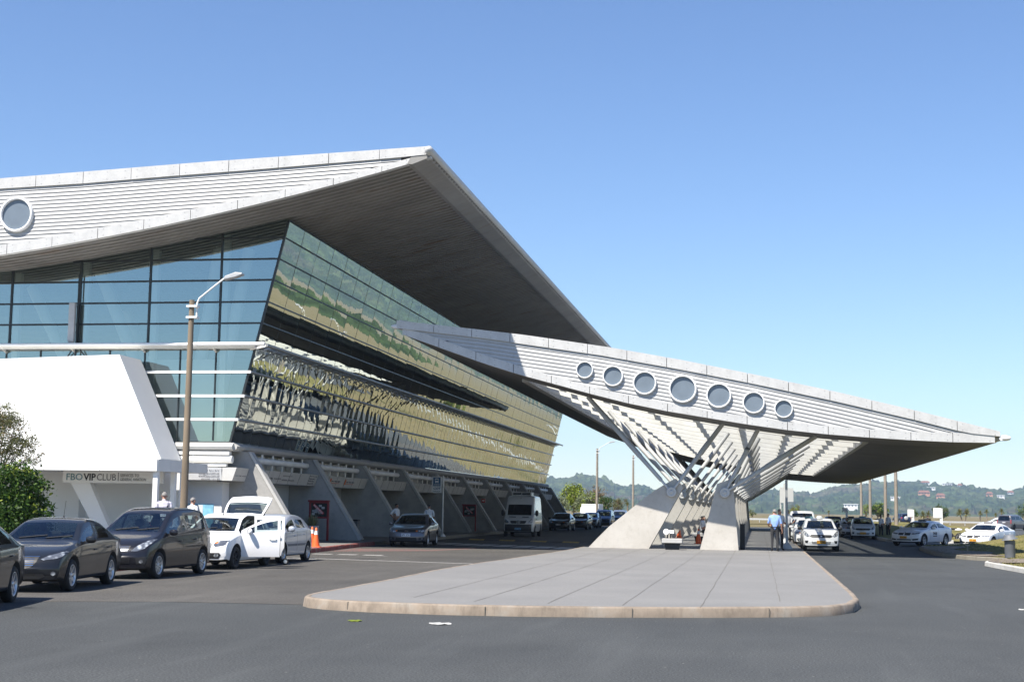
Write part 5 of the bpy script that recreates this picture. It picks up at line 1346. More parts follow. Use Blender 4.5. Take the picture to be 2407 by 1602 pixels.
def swing(o, s, y, ang, P, X0):
    h = Vector((X0-s, y, 0)); o.matrix_local = Matrix.Translation(h) @ Matrix.Rotation(R(ang), 4, 'Z') @ Matrix.Translation(-h)
_P, _X0 = CARS['hatch'][1], CARS['hatch'][2]
swing(ob[drs[0, 1]], 1.16, 0.84, -68, _P, _X0); swing(ob[drs[1, 1]], 2.26, .86, -66, _P, _X0)
def gate(t, X0):
    """raised tailgate with its window"""
    mb = MB(); fr = MB(); gl = MB(); hinge = Vector((X0-3.5, 0, 1.46))
    def p(u, v, o=0):          # u across -1..1, v from the hinge 0..1.1 outward-up
        w = .60+.06*math.sin(v*2.6); bend = .07*math.sin(v*2.4)
        return hinge + Vector((-.80*v - .05*(1-u*u), u*w*(1-.0*v), .52*v - .09*u*u*.5 + bend + o))
    vs_ = [0, .1, .2, .35, .5, .62, .72, .85, 1.0]; us = [-1, -.9, -.8, -.4, 0, .4, .8, .9, 1]
    for i in range(len(vs_)-1):
        for j in range(len(us)-1):
            hole = 1 <= i <= 4 and 1 <= j <= 6
            (gl if hole else mb).add([p(us[j], vs_[i]), p(us[j+1], vs_[i]), p(us[j+1], vs_[i+1]), p(us[j], vs_[i+1])], [(0, 1, 2, 3)], 0, True)
            if not hole: mb.add([p(us[j], vs_[i], -.05), p(us[j+1], vs_[i], -.05), p(us[j+1], vs_[i+1], -.05), p(us[j], vs_[i+1], -.05)], [(0, 1, 2, 3)], 1 if i < 5 else 0, True)
    lip = MB()
    g = link('tailgate', mb.mesh('tailgate', [M['p_white'], M['black_plastic']]), t)
    link('rear_window', gl.mesh('pane', M['car_glass']), g)
    hb = MB(); hb.tube([hinge+Vector((-.74, -.3, .40)), hinge+Vector((-.72, .3, .40))], .05, 8); link('latch_cover', hb.mesh('cover', M['black_plastic']), g)
    for y in (-.56, .56):
        s = MB(); s.tube([hinge+Vector((-.15, y, -.3)), hinge+Vector((-.5, y, .28))], .012, 6); link('gas_strut', s.mesh('strut', M['black_plastic']), g)
gate(tw_, _X0)
car('small_hatch', 'p_silver', (-15.22, 44.4, 0), -90, 'pale silver rounded hatchback parked behind the white hatchback, beside the traffic cones', group=G1)
car('sedan_plain', 'p_grey', (-15.8, 66.2, 0), -86, 'grey sedan with amber indicators lit, stopped at the red kerb', plate=WP('SPK 2751'))
car('tall_van', 'p_offwhite', (-15.1, 93.4, 0), -87, 'tall white passenger van with blue number plate and roof cooling unit', 'van', plate=('SOT 1042', 'plate_blue', 'ink'), name='passenger_van')
car('sedan_plain', 'p_black', (-16.3, 121.5, 0), -91, 'black sedan with white number plate, first in line behind the white van', group=G2, plate=WP('SBD 4410'))
car('sedan_plain', 'p_navy', (-15.75, 129.5, 0), -91, 'dark sedan half hidden right behind the black sedan with white plate', group=G2)
car('hatch', 'p_blue2', (-16.25, 142.5, 0), -91, 'silver-blue hatchback with green windscreen sticker in the kerb queue', group=G2, plate=WP('AAR 3176'))
car('van', 'p_blue', (-15.5, 147.5, 0), -91, 'blue panelled van behind the silver-blue hatchback', 'van', group=G2, name='parked_van')
car('pickup', 'p_blue2', (-15.2, 161.5, 0), -91, 'blue-grey double-cab pickup behind the blue van', 'pickup', group=G2, name='pickup_truck')
car('hatch', 'p_blue', (-14.2, 170, 0), -91, 'small blue hatchback farthest back in the kerb queue, behind the pickup', group=G2)
tr = thing('box_truck', 'truck with a plain white cargo box behind the blue van', 'truck', (-20.1, 177, 0))
mb = MB(); mb.box((-1.05, -2, .9), (1.05, 3, 2.45)); bevel(mb.build('cargo_box', M['white_paint'], tr), .05)
mb = MB(); mb.prism([(-3.6, .5), (-3.6, 1.3), (-3.2, 2.1), (-2.1, 2.15), (-2.1, .5)], -1.0, 1.0, 'yz'); bevel(mb.build('cab', M['white_paint'], tr), .06)
mb = MB(); mb.box((-1, -2, .5), (1, 3, .9)); mb.build('chassis', M['black'], tr)
tmw, rmw = wheel_meshes(.4, 'steel')
for x, y in ((-.9, -2.9), (.9, -2.9), (-.9, 2), (.9, 2)):
    o = link('wheel', tmw, tr); o.location = (x, y, .4); o.rotation_euler = (0, 0, math.pi/2)
# taxi rank on the right
car('taxi_sedan', 'p_white', (2.82, 71.4, 0), -90, 'white taxi sedan with yellow plate, first in the rank beside the platform', 'taxi', G3, YP('RTX 3043'), extra=roof_dome('white_paint', 'dome'), name='taxi')
car('hatch', 'p_white', (2.62, 79.8, 0), -91, 'white taxi partly hidden behind the first taxi, with a green roof light', 'taxi', G3, extra=roof_dome('ink_teal'), name='taxi')
car('hatch', 'p_offwhite', (2.5, 89.0, 0), -91, 'third white taxi in the rank, only its left side showing', 'taxi', G3, name='taxi')
car('minibus', 'p_white', (2.9, 103, 0), -91, 'white van with rounded roof standing last behind the white taxis', 'van', name='parked_van')
car('taxi_sedan', 'p_offwhite', (7.15, 105.6, 0), -93, 'pale taxi in canopy shade with chrome grille and yellow plate, two men at its side', 'taxi', G3, YP('RTX 3117'), extra=roof_dome('ink_teal'), name='taxi')
car('sedan_plain', 'p_silver', (6.85, 113.5, 0), -91, 'silver taxi behind the shaded pale taxi, a man leaning into its window', 'taxi', G3, extra=roof_dome('ink'), name='taxi')
car('hatch', 'p_blue', (5.9, 121.5, 0), -91, 'bright blue car parked behind the silver taxi', name='parked_car')
def taxi_mark(t, objs, P, X0, bvh):
    roof_dome('ink_grey')(t, objs, P, X0, bvh)
    for tx, sz, z, w in (('TAXI', .2, .66, .5), ('aeropuerto', .09, .56, .5)):
        h = bvh.ray_cast(Vector((X0-2.1, 3, z)), Vector((0, -1, 0)))[0]
        o = link('lettering', text_mesh(tx, sz, M['ink'], 'CENTER', .004, w, .003), t); o.rotation_euler = (0, 0, math.pi); o.location = (X0-2.1, h.y+.012, z)
car('saloon', 'p_white', (9.05, 86.1, 0), -121, 'white saloon taxi with TAXI lettering on its door, turning past the kerb', 'taxi', G3, YP('RTX 3002'), extra=taxi_mark, name='taxi')
car('saloon', 'p_white', (12.6, 85.6, -.08), -118, 'white saloon taxi half hidden behind the grass mound, rightmost yellow plate', 'taxi', G3, YP('RTX 3008'), extra=roof_dome('ink_grey'), name='taxi')
# far car park
car('offroader', 'p_navyblue', (23.7, 255, .2), 108, 'dark blue off-roader with a covered spare wheel on its tail', group=G4, rear_plate=WP('B 7140'))
car('hatch', 'p_white', (30.8, 200, 0), 178, 'pale hatchback standing side-on behind the grey minibus', group=G4)
car('minibus', 'p_grey', (31.2, 191, 0), 58, 'grey minibus seen from its rear corner beyond the grass mound', 'van', group=G4, rear_plate=WP('SAA 519'), name='parked_van')
car('offroader', 'p_navyblue', (33.1, 181, 0), 58, 'dark blue off-roader at the right picture edge in front of the grey minibus', group=G4, rear_plate=WP('B 3305'))
# ------------------------------------------------------------------ street furniture
def P3(u, v, y): return at_y(u, v, y)
LG = 'concrete lamp posts around the terminal'
def lamp(x, y, z0, zt, label, r0, r1, arm=1.62, mat='post_grey', detail=True):
    t = thing('street_lamp', label, 'street lamp', (x, y, z0), 0, LG); h = zt-z0
    mb = MB(); mb.tube([(0, 0, 0), (0, 0, h*.5), (0, 0, h)], [r0, (r0+r1)/2, r1], 8); mb.build('post', M[mat], t)
    if detail:
        mb = MB()
        for z in (h-.55, h-.2): mb.box((-r1-.05, -r1-.04, z-.03), (r1+.14, r1+.04, z+.03))
        mb.build('clamp', M['white_paint'], t)
        a = MB(); a.tube([(r1+.09, 0, h-.6), (r1+.09, 0, h-.1), (r1+.16, 0, h+.06), (arm*.45, 0, h+.33), (arm*.78, 0, h+.66), (arm*.88, 0, h+.7)], .03, 8); a.build('arm', M['white_paint'], t)
        L = MB(); L.prism([(arm*.8, h+.62), (arm*.84, h+.74), (arm*1.1, h+.86), (arm*1.28, h+.84), (arm*1.28, h+.78), (arm*1.1, h+.7)], -.13, .13, 'xz'); bevel(L.build('lamp_head', M['lamp_grey'], t), .02)
    return t
lamp(-17.62, 43, .17, 8.15, 'tall brown lamp post before the white annex, its curved white arm crossing the glass', .135, .085, 1.3, 'post')
p = P3(1403, 1195, 166); lamp(p.x, 166, 0, 8.75, 'grey lamp post with curved arm beyond the terminal, left of the two over the trees', .17, .11)
p = P3(1488, 1190, 186); lamp(p.x, 186, 0, 8.75, 'grey lamp post beyond the terminal, partly hidden by the first canopy pier and strut', .17, .11)
for (u, y, w) in ((2107, 125, 'nearest and thickest of the four poles under the canopy tip'), (2082, 136.5, 'second nearest of the four poles under the canopy tip'), (2046, 153.7, 'third of the four poles under the canopy tip'), (2025, 167, 'farthest left of the four poles under the canopy tip')):
    p = P3(u, 1222, y); lamp(p.x, y, lawn2_z(p.x, y) if 8 < p.x < 16 else 0, 8.15, 'grey lamp post, '+w, .16, .11)

def cone(x, y, z, label, h=.75):
    t = thing('traffic_cone', label, 'traffic cone', (x, y, z), rng.random()*.4, 'orange traffic cones')
    mb = MB(); mb.box((-.19, -.19, 0), (.19, .19, .035)); bevel(mb.build('base', M['cone'], t), .01)
    mb = MB(); f = lambda q: .155-.125*q
    mb.lathe([(f(0), .035), (f(.63), .035+.63*(h-.035))], n=20); mb.lathe([(f(.84), .035+.84*(h-.035)), (f(1), h), (.001, h+.005)], n=20); mb.build('body', M['cone'], t)
    mb = MB(); mb.lathe([(f(.63)+.002, .035+.63*(h-.035)), (f(.84)+.002, .035+.84*(h-.035))], n=20); mb.build('white_band', M['cone_white'], t)
cone(-17.05, 55.0, .17, 'orange traffic cone nearest the silver hatchback on the red kerb')
cone(-17.9, 57.2, .17, 'orange traffic cone mostly hidden behind the silver hatchback')
cone(-2.98, 73.0, .17, 'orange traffic cone beside the second pier, in front of the seated men')
cone(-4.7, 87.2, .17, 'orange traffic cone farther back between the two rows of piers')

pl = thing('planter', 'grey square planter with a spiky shrub beside the red fire cabinet', 'planter', (-19.5, 62.3, .17))
mb = MB(); mb.prism([(-.2, 0), (.2, 0), (.25, .72), (-.25, .72)], -.22, .22, 'xz'); bevel(mb.build('pot', M['bench'], pl), .02)
mb = MB()
for k in range(130):
    a = rng.random()*6.283; e = rng.uniform(.5, 1.5); l = rng.uniform(.3, .62); r_ = rng.random()*.12; d = Vector((math.cos(a)*math.cos(e), math.sin(a)*math.cos(e), math.sin(e)))
    b = Vector((r_*math.cos(a), r_*math.sin(a), .68)); s_ = d.cross(Vector((0, 0, 1))).normalized()*.02
    mb.add([b-s_, b+s_, b+d*l+s_*.4, b+d*l-s_*.4], [(0, 1, 2, 3)])
mb.build('shrub', M['leaf_grey'], pl, fix=False)
def fire_cabinet(x, y, z, label, w=.86):
    t = thing('fire_cabinet', label, 'fire cabinet', (x, y, z), 0, 'red fire hose cabinets')
    for q in (-w/2, w/2):
        mb = MB(); mb.box((q-.05, -.05, 0), (q+.05, .05, 1.86)); bevel(mb.build('leg', M['red_paint'], t), .01)
    mb = MB(); mb.box((-w/2-.09, -.1, 1.78), (w/2+.05, .12, 1.86)); mb.box((-w/2, -.07, 1.72), (w/2, .1, 1.78)); mb.build('hood', M['red_paint'], t)
    mb = MB(); mb.box((-w/2, -.07, 1.02), (w/2, .1, 1.10)); mb.build('sill', M['red_paint'], t)
    mb = MB(); mb.box((-w/2+.05, -.03, 1.10), (w/2-.05, .1, 1.72)); mb.build('pane', M['door_glass'], t)
    mb = MB()
    for k in range(9):
        a = rng.uniform(-w/2+.15, w/2-.15); b = rng.uniform(1.18, 1.6); mb.box((a-.07, -.036, b-.05), (a+.07, -.031, b+.05))
    mb.build('hose', M['lamp_grey'], t)
    mb = MB(); mb.box((-.33, -.05, -.055), (.33, -.044, .055)); s = mb.build('sign', M['ink_red'], t); s.location = (-.02, 0, 1.45); s.rotation_euler = (0, R(42), 0)
    l = link('lettering', text_mesh('INCENDIO', .11, M['ink_white'], 'CENTER', .002, .58, .002), s); l.location = (0, -.052, -.04)
fire_cabinet(-20.1, 65.2, .17, 'red fire hose cabinet with INCENDIO strip, beside the planter and first fins')
fire_cabinet(-19.9, 99.8, .17, 'darker red fire hose cabinet deep in shade behind the white van')
mb = MB(); ab = thing('alarm_box', 'small red alarm box fixed high on a shaded concrete fin', 'alarm box', (-19.55, 103.3-.2, 2.3)); mb.box((-.13, -.1, -.13), (.13, .02, .13)); mb.build('box', M['ink_red'], ab); mb = MB(); mb.box((-.08, -.107, -.03), (.08, -.1, .05)); mb.build('label_plate', M['ink_white'], ab)
wb = thing('waste_bin', 'dark square waste bin against the fin wall near the glass doors', 'bin', (-20.6, 72.9, .17))
mb = MB(); mb.prism([(-.22, 0), (.22, 0), (.26, .85), (-.26, .85)], -.22, .22, 'xz'); bevel(mb.build('bucket', M['dark_wall'], wb), .02); mb = MB(); mb.box((-.28, -.25, .85), (.28, .25, .93)); bevel(mb.build('lid', M['black_plastic'], wb), .02)

# bus stop
bs = thing('bus_stop_sign', 'bus stop sign on a thin pole with bus pictogram and PARADA lettering', 'bus stop sign', (-17.4, 79.6, .17))
mb = MB(); mb.tube([(0, 0, 0), (0, 0, 3.35)], .05, 8); mb.build('pole', M['galv'], bs)
mb = MB(); mb.lathe([(.2, 0), (.2, .02), (.06, .22)], n=4); mb.build('base', M['galv'], bs)
mb = MB(); mb.box((-.62, -.06, 2.42), (-.08, -.03, 3.32)); bd = mb.build('board', M['sign_white'], bs)
mb = MB(); mb.box((-.56, -.064, 2.78), (-.14, -.06, 3.27)); mb.build('panel', M['ink_blue'], bd)
mb = MB(); y = -.068
mb.box((-.45, y, 2.99), (-.25, y+.004, 3.2)); mb.box((-.43, y, 3.2), (-.27, y+.004, 3.215)); mb.box((-.44, y, 2.955), (-.405, y+.004, 2.99)); mb.box((-.295, y, 2.955), (-.26, y+.004, 2.99)); mb.build('bus_pictogram', M['ink_white'], bd)
mb = MB(); mb.box((-.43, y-.003, 3.08), (-.27, y, 3.16)); mb.build('bus_pictogram', M['ink_blue'], bd)
for tx, sz, z, mt, w in (('TRANSPORTE', .06, 2.88, 'ink_white', .34), ('COLECTIVO', .06, 2.81, 'ink_white', .32), ('COT', .17, 2.6, 'ink_blue', .42), ('PARADA', .11, 2.46, 'ink', .44)):
    l = link('lettering', text_mesh(tx, sz, M[mt], 'CENTER', .002, w, .008 if tx == 'COT' else .001, .2 if tx == 'COT' else 0), bd); l.location = (-.35, -.068, z)

# benches on the platform
BG = 'concrete benches between the piers'
def bench(x, y, label, w=.84, d=.8):
    t = thing('bench', label, 'bench', (x, y, .17), 0, BG)
    mb = MB(); mb.box((-w/2, -d/2, .28), (w/2, d/2, .46)); bevel(mb.build('slab', M['bench'], t), .015)
    mb = MB(); mb.prism([(-w*.32, 0), (w*.32, 0), (w*.39, .28), (-w*.39, .28)], -d*.3, d*.36, 'xz'); mb.build('base', M['black'], t)  # black colour paints in the shaded side of the base
bench(-3.58, 61.3, 'pale concrete bench with a floodlight on it, between the two front piers')
bench(-3.05, 78.9, 'concrete bench the two men sit on, deeper among the piers', .95, 2.2)
fl = thing('floodlight', 'round white floodlight on two black legs on the front bench', 'floodlight', (-3.72, 61.45, .63))
mb = MB(); mb.lathe([(.001, -.16), (.11, -.16), (.125, -.15), (.125, -.1), (.1, -.08), (.09, .12), (.06, .16), (.001, .16)], (-.12, 0, .27), 'y', 24); mb.box((-.05, -.05, .2), (.2, .1, .34)); bevel(mb.build('housing', M['white_paint'], fl), .008)
for x in (-.07, .05): mb = MB(); mb.box((x-.025, -.03, 0), (x+.025, .03, .2)); mb.build('leg', M['black'], fl)
uc = thing('utility_cabinet', 'narrow black cabinet close against the right side of the second front pier', 'cabinet', (-.72, 63.6, .17))
mb = MB(); mb.box((-.1, -.35, 0), (.1, .35, 1.05)); bevel(mb.build('case', M['black'], uc), .02); mb = MB(); mb.box((-.12, -.37, 1.05), (.12, .37, 1.09)); mb.build('lid', M['black_plastic'], uc)

# litter bin on the lawn
bn = thing('litter_bin', 'grey cylindrical litter bin with a tilted hood on the grass', 'bin', (9.42, 58.3, float(lawn_z(9.42, 58.3))-.02))
mb = MB(); mb.lathe([(.001, .01), (.19, .01), (.195, .03), (.2, .66), (.205, .67), (.19, .67), (.18, .4)], n=28); mb.build('drum', M['bin_grey'], bn)
hd = MB(); hd.lathe([(.30, .0), (.29, .03), (.22, .06), (.2, .15), (.17, .19), (.001, .2)], n=28); hd.lathe([(.3, 0), (.001, .02)], n=28); o = hd.build('hood', M['bin_grey'], bn); o.location = (.0, 0, .70); o.rotation_euler = (0, R(-9), 0)
mb = MB(); mb.tube([(-.15, 0, .66), (-.14, 0, .76)], .018, 6); mb.tube([(.15, 0, .66), (.15, 0, .74)], .018, 6); mb.build('hinge', M['black'], bn)

# posts and boards
t = thing('sign_post', 'blue-grey square steel post with flared foot at the platform edge', 'sign post', (1.2, 66.6, .17))
mb = MB(); mb.box((-.055, -.055, 0), (.055, .055, 3.05)); mb.build('post', M['lamp_grey'], t); mb = MB(); mb.lathe([(.26, 0), (.26, .02), (.09, .26)], n=4); mb.build('base', M['lamp_grey'], t)
t = thing('sign_post', 'white post carrying two blank white boards behind the blue-grey post', 'sign post', (1.3, 77, .17))
mb = MB(); mb.box((-.06, -.06, 0), (.06, .06, 3.1)); mb.box((-.25, .3, 0), (-.17, .38, 2.95)); mb.build('post', M['white_paint'], t); mb = MB(); mb.lathe([(.26, 0), (.26, .02), (.09, .26)], n=4); mb.build('base', M['white_paint'], t)
mb = MB(); mb.box((.02, -.09, 2.16), (.44, -.06, 2.86)); mb.build('board', M['sign_white'], t); mb = MB(); mb.box((-.22, .25, 2.1), (-.04, .28, 2.9)); mb.build('board', M['sign_white'], t)
def signboard(u0, v0, u1, v1, vb, y, label):
    a, b, c = P3(u0, v0, y), P3(u1, v1, y), P3(u1, vb, y)
    t = thing('sign_board', label, 'sign board', (b.x, y, c.z), 0, 'blank white sign boards beside the taxi road')
    mb = MB(); mb.box((a.x-b.x, -.05, b.z-c.z), (.0, -.01, a.z-c.z)); mb.build('board', M['sign_white'], t)
    mb = MB(); mb.box((-.09, -.01, -.8), (.09, .1, a.z-c.z-.02)); mb.build('post', M['sign_white'], t)
signboard(2060+495/6.79, 1170+178/6.79, 2060+583/6.79, 1170+300/6.79, 1170+390/6.79, 110, 'blank white sign board behind the turning taxi, before the dark off-roader')
signboard(2060+905/6.79, 1170+155/6.79, 2060+1035/6.79, 1170+315/6.79, 1170+445/6.79, 100, 'largest blank white sign board, between the two white saloon taxis')
signboard(1780+750/3.757, 1050+535/3.757, 1780+790/3.757, 1050+575/3.757, 1050+612/3.757, 128, 'small blank white sign board above the shaded pale taxi')
# guard rail along the far road
gr = thing('guard_rail', 'long steel guard rail along the far side of the car park', 'guard rail', (0, 262, 0))
mb = MB(); pf = [(-.04, .42), (.02, .48), (-.04, .55), (-.04, .60), (.02, .67), (-.04, .74), (-.01, .74), (.05, .67), (-.01, .575), (.05, .48), (-.01, .42)]
mb.prism([(y_, z_) for y_, z_ in pf], -40, 75, 'yz'); mb.build('rail', M['galv'], gr)
for k in range(46):
    mb = MB(); mb.box((-40+2.5*k-.06, .06, 0), (-40+2.5*k+.06, .2, .72)); mb.build('post', M['galv'], gr)
# low marker stakes in the verge
for x, y, l in ((8.9, 66.0, 'thin pale marker stake standing in the shaded gravel bed'),):
    t = thing('marker_stake', l, 'stake', (x, y, float(lawn_z(x, y)))); mb = MB(); mb.tube([(0, 0, 0), (0, 0, .32)], .022, 6); mb.build('stake', M['post_grey'], t); mb = MB(); mb.box((-.1, -.02, .3), (.1, .02, .345)); mb.build('cap', M['post_grey'], t)
# motorcycle between the saloons
p = P3(2060+1165/6.79, 1170+470/6.79, 101); mo = thing('motorcycle', 'white motorcycle parked between the two white saloon taxis', 'motorcycle', (p.x, 101, .0), R(160))
wm_, rm_ = wheel_meshes(.3, 'five')
for x in (-.66, .66):
    o = link('wheel', wm_, mo); o.location = (x, 0, .3); o.scale = (1, .55, 1); q = link('rim', rm_, o)
mb = MB(); blob((.1, 0, .78), .32, .15, .16, 12, 0, mb); blob((.62, 0, .8), .2, .18, .28, 12, 0, mb); blob((-.55, 0, .8), .3, .13, .1, 12, 0, mb); mb.build('fairing', M['p_white'], mo)
mb = MB(); mb.tube([(-.66, 0, .3), (-.1, 0, .42), (.3, 0, .5), (.55, 0, .85), (.66, 0, .3)], .05, 8); blob((0, 0, .42), .28, .16, .2, 10, 0, mb); mb.build('frame', M['black'], mo)
mb = MB(); mb.tube([(.4, -.36, 1.02), (.5, -.1, 1.0), (.5, .1, 1.0), (.4, .36, 1.02)], .02, 6); mb.build('handlebar', M['black'], mo)
mb = MB(); mb.bar((.78, 0, .95), (.58, 0, 1.32), .34, .01, 0, (1, 0, 0)); mb.build('windscreen', M['car_glass'], mo)
mb = MB(); blob((-.25, 0, .86), .36, .14, .06, 10, 0, mb); mb.build('saddle', M['black'], mo)
# pushchair half hidden behind the open doors
st = thing('pushchair', 'black folding pushchair with grey hood behind the open hatchback doors', 'pushchair', (-14.38, 42.2, .004), R(20))
pw = MB(); pw.lathe([(.055, -.02), (.085, -.022), (.095, 0), (.085, .022), (.055, .02)], n=18, axis='y'); pm_ = pw.mesh('wheel', M['rubber'])
pr = MB(); pr.lathe([(.058, -.012), (.001, -.014)], n=14, axis='y'); pr.lathe([(.058, .012), (.001, .014)], n=14, axis='y'); prm = pr.mesh('rim', M['rim'])
for x, y in ((.34, .24), (.34, .14), (.34, -.24), (.34, -.14), (-.34, .26), (-.34, .16), (-.34, -.26), (-.34, -.16)):
    o = link('wheel', pm_, st); o.location = (x, y, .096); link('rim', prm, o)
mb = MB()
for y in (-.22, .22):
    mb.tube([(.36, y, .1), (-.05, y, .55), (-.42, y, 1.02), (-.5, y, 1.05)], .014, 6); mb.tube([(-.36, y, .1), (.05, y, .5), (.2, y, .62)], .014, 6)
mb.tube([(.3, -.22, .18), (.3, .22, .18)], .012, 6); mb.tube([(-.28, -.22, .2), (-.28, .22, .2)], .012, 6); mb.build('frame', M['lamp_grey'], st)
mb = MB(); mb.grid([[(x, y*w, z) for y in (-.2, -.1, 0, .1, .2)] for x, z, w in ((.34, .34, 1), (.2, .42, 1.02), (0, .38, 1.05), (-.12, .46, 1.05), (-.24, .7, 1.0), (-.3, .9, .95))], 0, True); mb.build('seat', M['black'], st)
mb = MB(); mb.grid([[(-.3+.42*math.sin(a)*k, .23*math.sin(b)*1.0, .62+.42*math.cos(a)*k*(.75+.25*abs(math.cos(b)))) for b in np.linspace(-1.5, 1.5, 9)] for a, k in ((-.35, 1), (.1, 1.06), (.5, 1.08), (.9, 1.06), (1.25, 1.0))], 0, True); mb.build('hood', M['dark_in'], st)
# crumpled bag on the asphalt, a few scraps
def scrap(u, v, w, l, label, mat='litter'):
    p = at_z(u, v, 0); t = thing('litter_scrap', label, 'litter', (p.x, p.y, .003), rng.random()*.3)
    mb = MB(); r_ = random.Random(u); n = 7
    mb.grid([[((i/n-.5)*w+r_.uniform(-.03, .03)*w, (j/4-.5)*l*(1-abs(i/n-.5)*1.3)+r_.uniform(-.02, .02), r_.uniform(.002, .018)) for j in range(5)] for i in range(n+1)]); mb.build('sheet', M[mat], t)
scrap(1035, 1466, .34, .42, 'crumpled white paper flattened on the foreground asphalt')
scrap(834, 1459, .2, .3, 'small yellowish leaf scrap left of the white paper on the asphalt', 'leaf_lime')
scrap(2404, 1433, .16, .3, 'white scrap on the asphalt at the right picture edge')
# ------------------------------------------------------------------ people
def person(label, loc, rz, top='shirt_white', legs='trousers', hair='hair_grey', skin='skin', h=1.74, pose=None, build=1.0, sleeves='short', group=None):
    """facing local -y; pose overrides joints"""
    J = dict(pelvis=(0, 0, .96), belly=(0, -.01, 1.1), chest=(0, .0, 1.32), neck=(0, .0, 1.48), head=(0, -.015, 1.575), crown=(0, -.01, 1.66), nose=(0, -.105, 1.59), chin=(0, -.06, 1.525),
             sL=(.185, .0, 1.41), eL=(.235, .03, 1.13), wL=(.24, -.04, .89), hL=(.24, -.06, .815), sR=(-.185, .0, 1.41), eR=(-.235, .03, 1.13), wR=(-.24, -.04, .89), hR=(-.24, -.06, .815),
             pL=(.095, 0, .9), kL=(.105, -.02, .5), aL=(.11, .02, .09), tL=(.135, -.15, .035), pR=(-.095, 0, .9), kR=(-.105, -.02, .5), aR=(-.11, .02, .09), tR=(-.135, -.15, .035))
    J.update(pose or {})
    J = {k: Vector(v) for k, v in J.items()}
    B = build
    Rd = dict(pelvis=(.155*B, .115*B), belly=(.155*B, .125*B), chest=(.165*B, .11*B), neck=.055, head=(.073, .09), crown=(.066, .082), nose=.016, chin=(.045, .045), sL=.062, sR=.062, eL=.044, eR=.044, wL=.028, wR=.028, hL=(.036, .022), hR=(.036, .022),
              pL=.088*B, pR=.088*B, kL=.062, kR=.062, aL=.043, aR=.043, tL=(.04, .03), tR=(.04, .03))
    E = [('pelvis', 'belly'), ('belly', 'chest'), ('chest', 'neck'), ('neck', 'head'), ('head', 'crown'), ('head', 'nose'), ('head', 'chin'), ('chest', 'sL'), ('sL', 'eL'), ('eL', 'wL'), ('wL', 'hL'), ('chest', 'sR'), ('sR', 'eR'), ('eR', 'wR'), ('wR', 'hR'),
         ('pelvis', 'pL'), ('pL', 'kL'), ('kL', 'aL'), ('aL', 'tL'), ('pelvis', 'pR'), ('pR', 'kR'), ('kR', 'aR'), ('aR', 'tR')]
    for s in 'LR':                      # five fingers, unequal and a little curled
        w, hd = J['w'+s], J['h'+s]; d = (hd-w).normalized(); side = Vector((0, -1, 0)) - d*d.dot(Vector((0, -1, 0)))
        if side.length < .2: side = Vector((0, 0, 1)) - d*d.dot(Vector((0, 0, 1)))
        side.normalize(); inw = d.cross(side)*(1 if s == 'L' else -1)
        for k, (q, l) in enumerate(((.027, .066), (.009, .078), (-.009, .073), (-.026, .056))):
            a = hd+side*q+d*.03; b = a+d*l*.55+inw*.008; c = b+d*l*.45+inw*.03
            n1, n2, n3 = 'f%s%da' % (s, k), 'f%s%db' % (s, k), 'f%s%dc' % (s, k); J[n1], J[n2], J[n3] = a, b, c; Rd[n1] = .0095; Rd[n2] = .009; Rd[n3] = .0075; E += [('h'+s, n1), (n1, n2), (n2, n3)]
        a = w+(hd-w)*.45+side*.034; b = a+(d*.7+side*.6).normalized()*.035; c = b+(d*.9+side*.2).normalized()*.03
        J['t%sa' % s], J['t%sb' % s], J['t%sc' % s] = a, b, c
        for x, r_ in (('a', .012), ('b', .011), ('c', .009)): Rd['t%s%s' % (s, x)] = r_
        E += [('h'+s, 't%sa' % s), ('t%sa' % s, 't%sb' % s), ('t%sb' % s, 't%sc' % s)]
    names = list(J); idx = {n: i for i, n in enumerate(names)}
    me = bpy.data.meshes.new('person_skeleton'); me.from_pydata([J[n] for n in names], [(idx[a], idx[b]) for a, b in E], [])
    o = bpy.data.objects.new('tmp', me); COL.objects.link(o)
    o.modifiers.new('skin', 'SKIN'); sv = me.skin_vertices[0].data
    for n in names:
        r_ = Rd[n]; sv[idx[n]].radius = r_ if hasattr(r_, '__len__') else (r_, r_)
        sv[idx[n]].use_root = (n == 'pelvis')
    ss_ = o.modifiers.new('sub', 'SUBSURF'); ss_.levels = 1; ss_.render_levels = 1
    dg = bpy.context.evaluated_depsgraph_get(); dg.update(); out = bpy.data.meshes.new_from_object(o.evaluated_get(dg)); bpy.data.objects.remove(o)
    def reg(a, b):
        if a in ('neck', 'head') : return 0
        if b == 'wL' or b == 'wR': return 0 if sleeves == 'short' else 1
        if b[0] in 'hft' and b not in ('tL', 'tR') and a not in ('chest',) and b != 'head': return 0
        if a in ('chest', 'belly') or b in ('eL', 'eR', 'belly'): return 1
        if b in ('tL', 'tR'): return 3
        return 2
    segs = [(J[a], J[b], reg(a, b)) for a, b in E]
    for k in ('skin', ): out.materials.append(M[skin])
    out.materials.append(M[top]); out.materials.append(M[legs]); out.materials.append(M['shoe']); out.materials.append(M['hair_dark'])
    el = J['eL'].z
    for p in out.polygons:
        c = p.center; best = None
        for a, b, r_ in segs:
            ab = b-a; t = max(0, min(1, (c-a).dot(ab)/max(1e-9, ab.length_squared))); d = (c-a-ab*t).length
            if best is None or d < best[0]: best = (d, r_, t, a, b)
        m_ = best[1]
        p.material_index = m_; p.use_smooth = True
    t = thing('person', label, 'person', loc, rz, group); k = h/1.74
    b = link('body', out, t); b.scale = (k, k, k)
    ax = (J['crown']-J['neck']).normalized(); fr = (J['nose']-J['head']); fr = (fr-ax*fr.dot(ax)).normalized(); sd_ = ax.cross(fr)
    hm_ = MB(); P = []
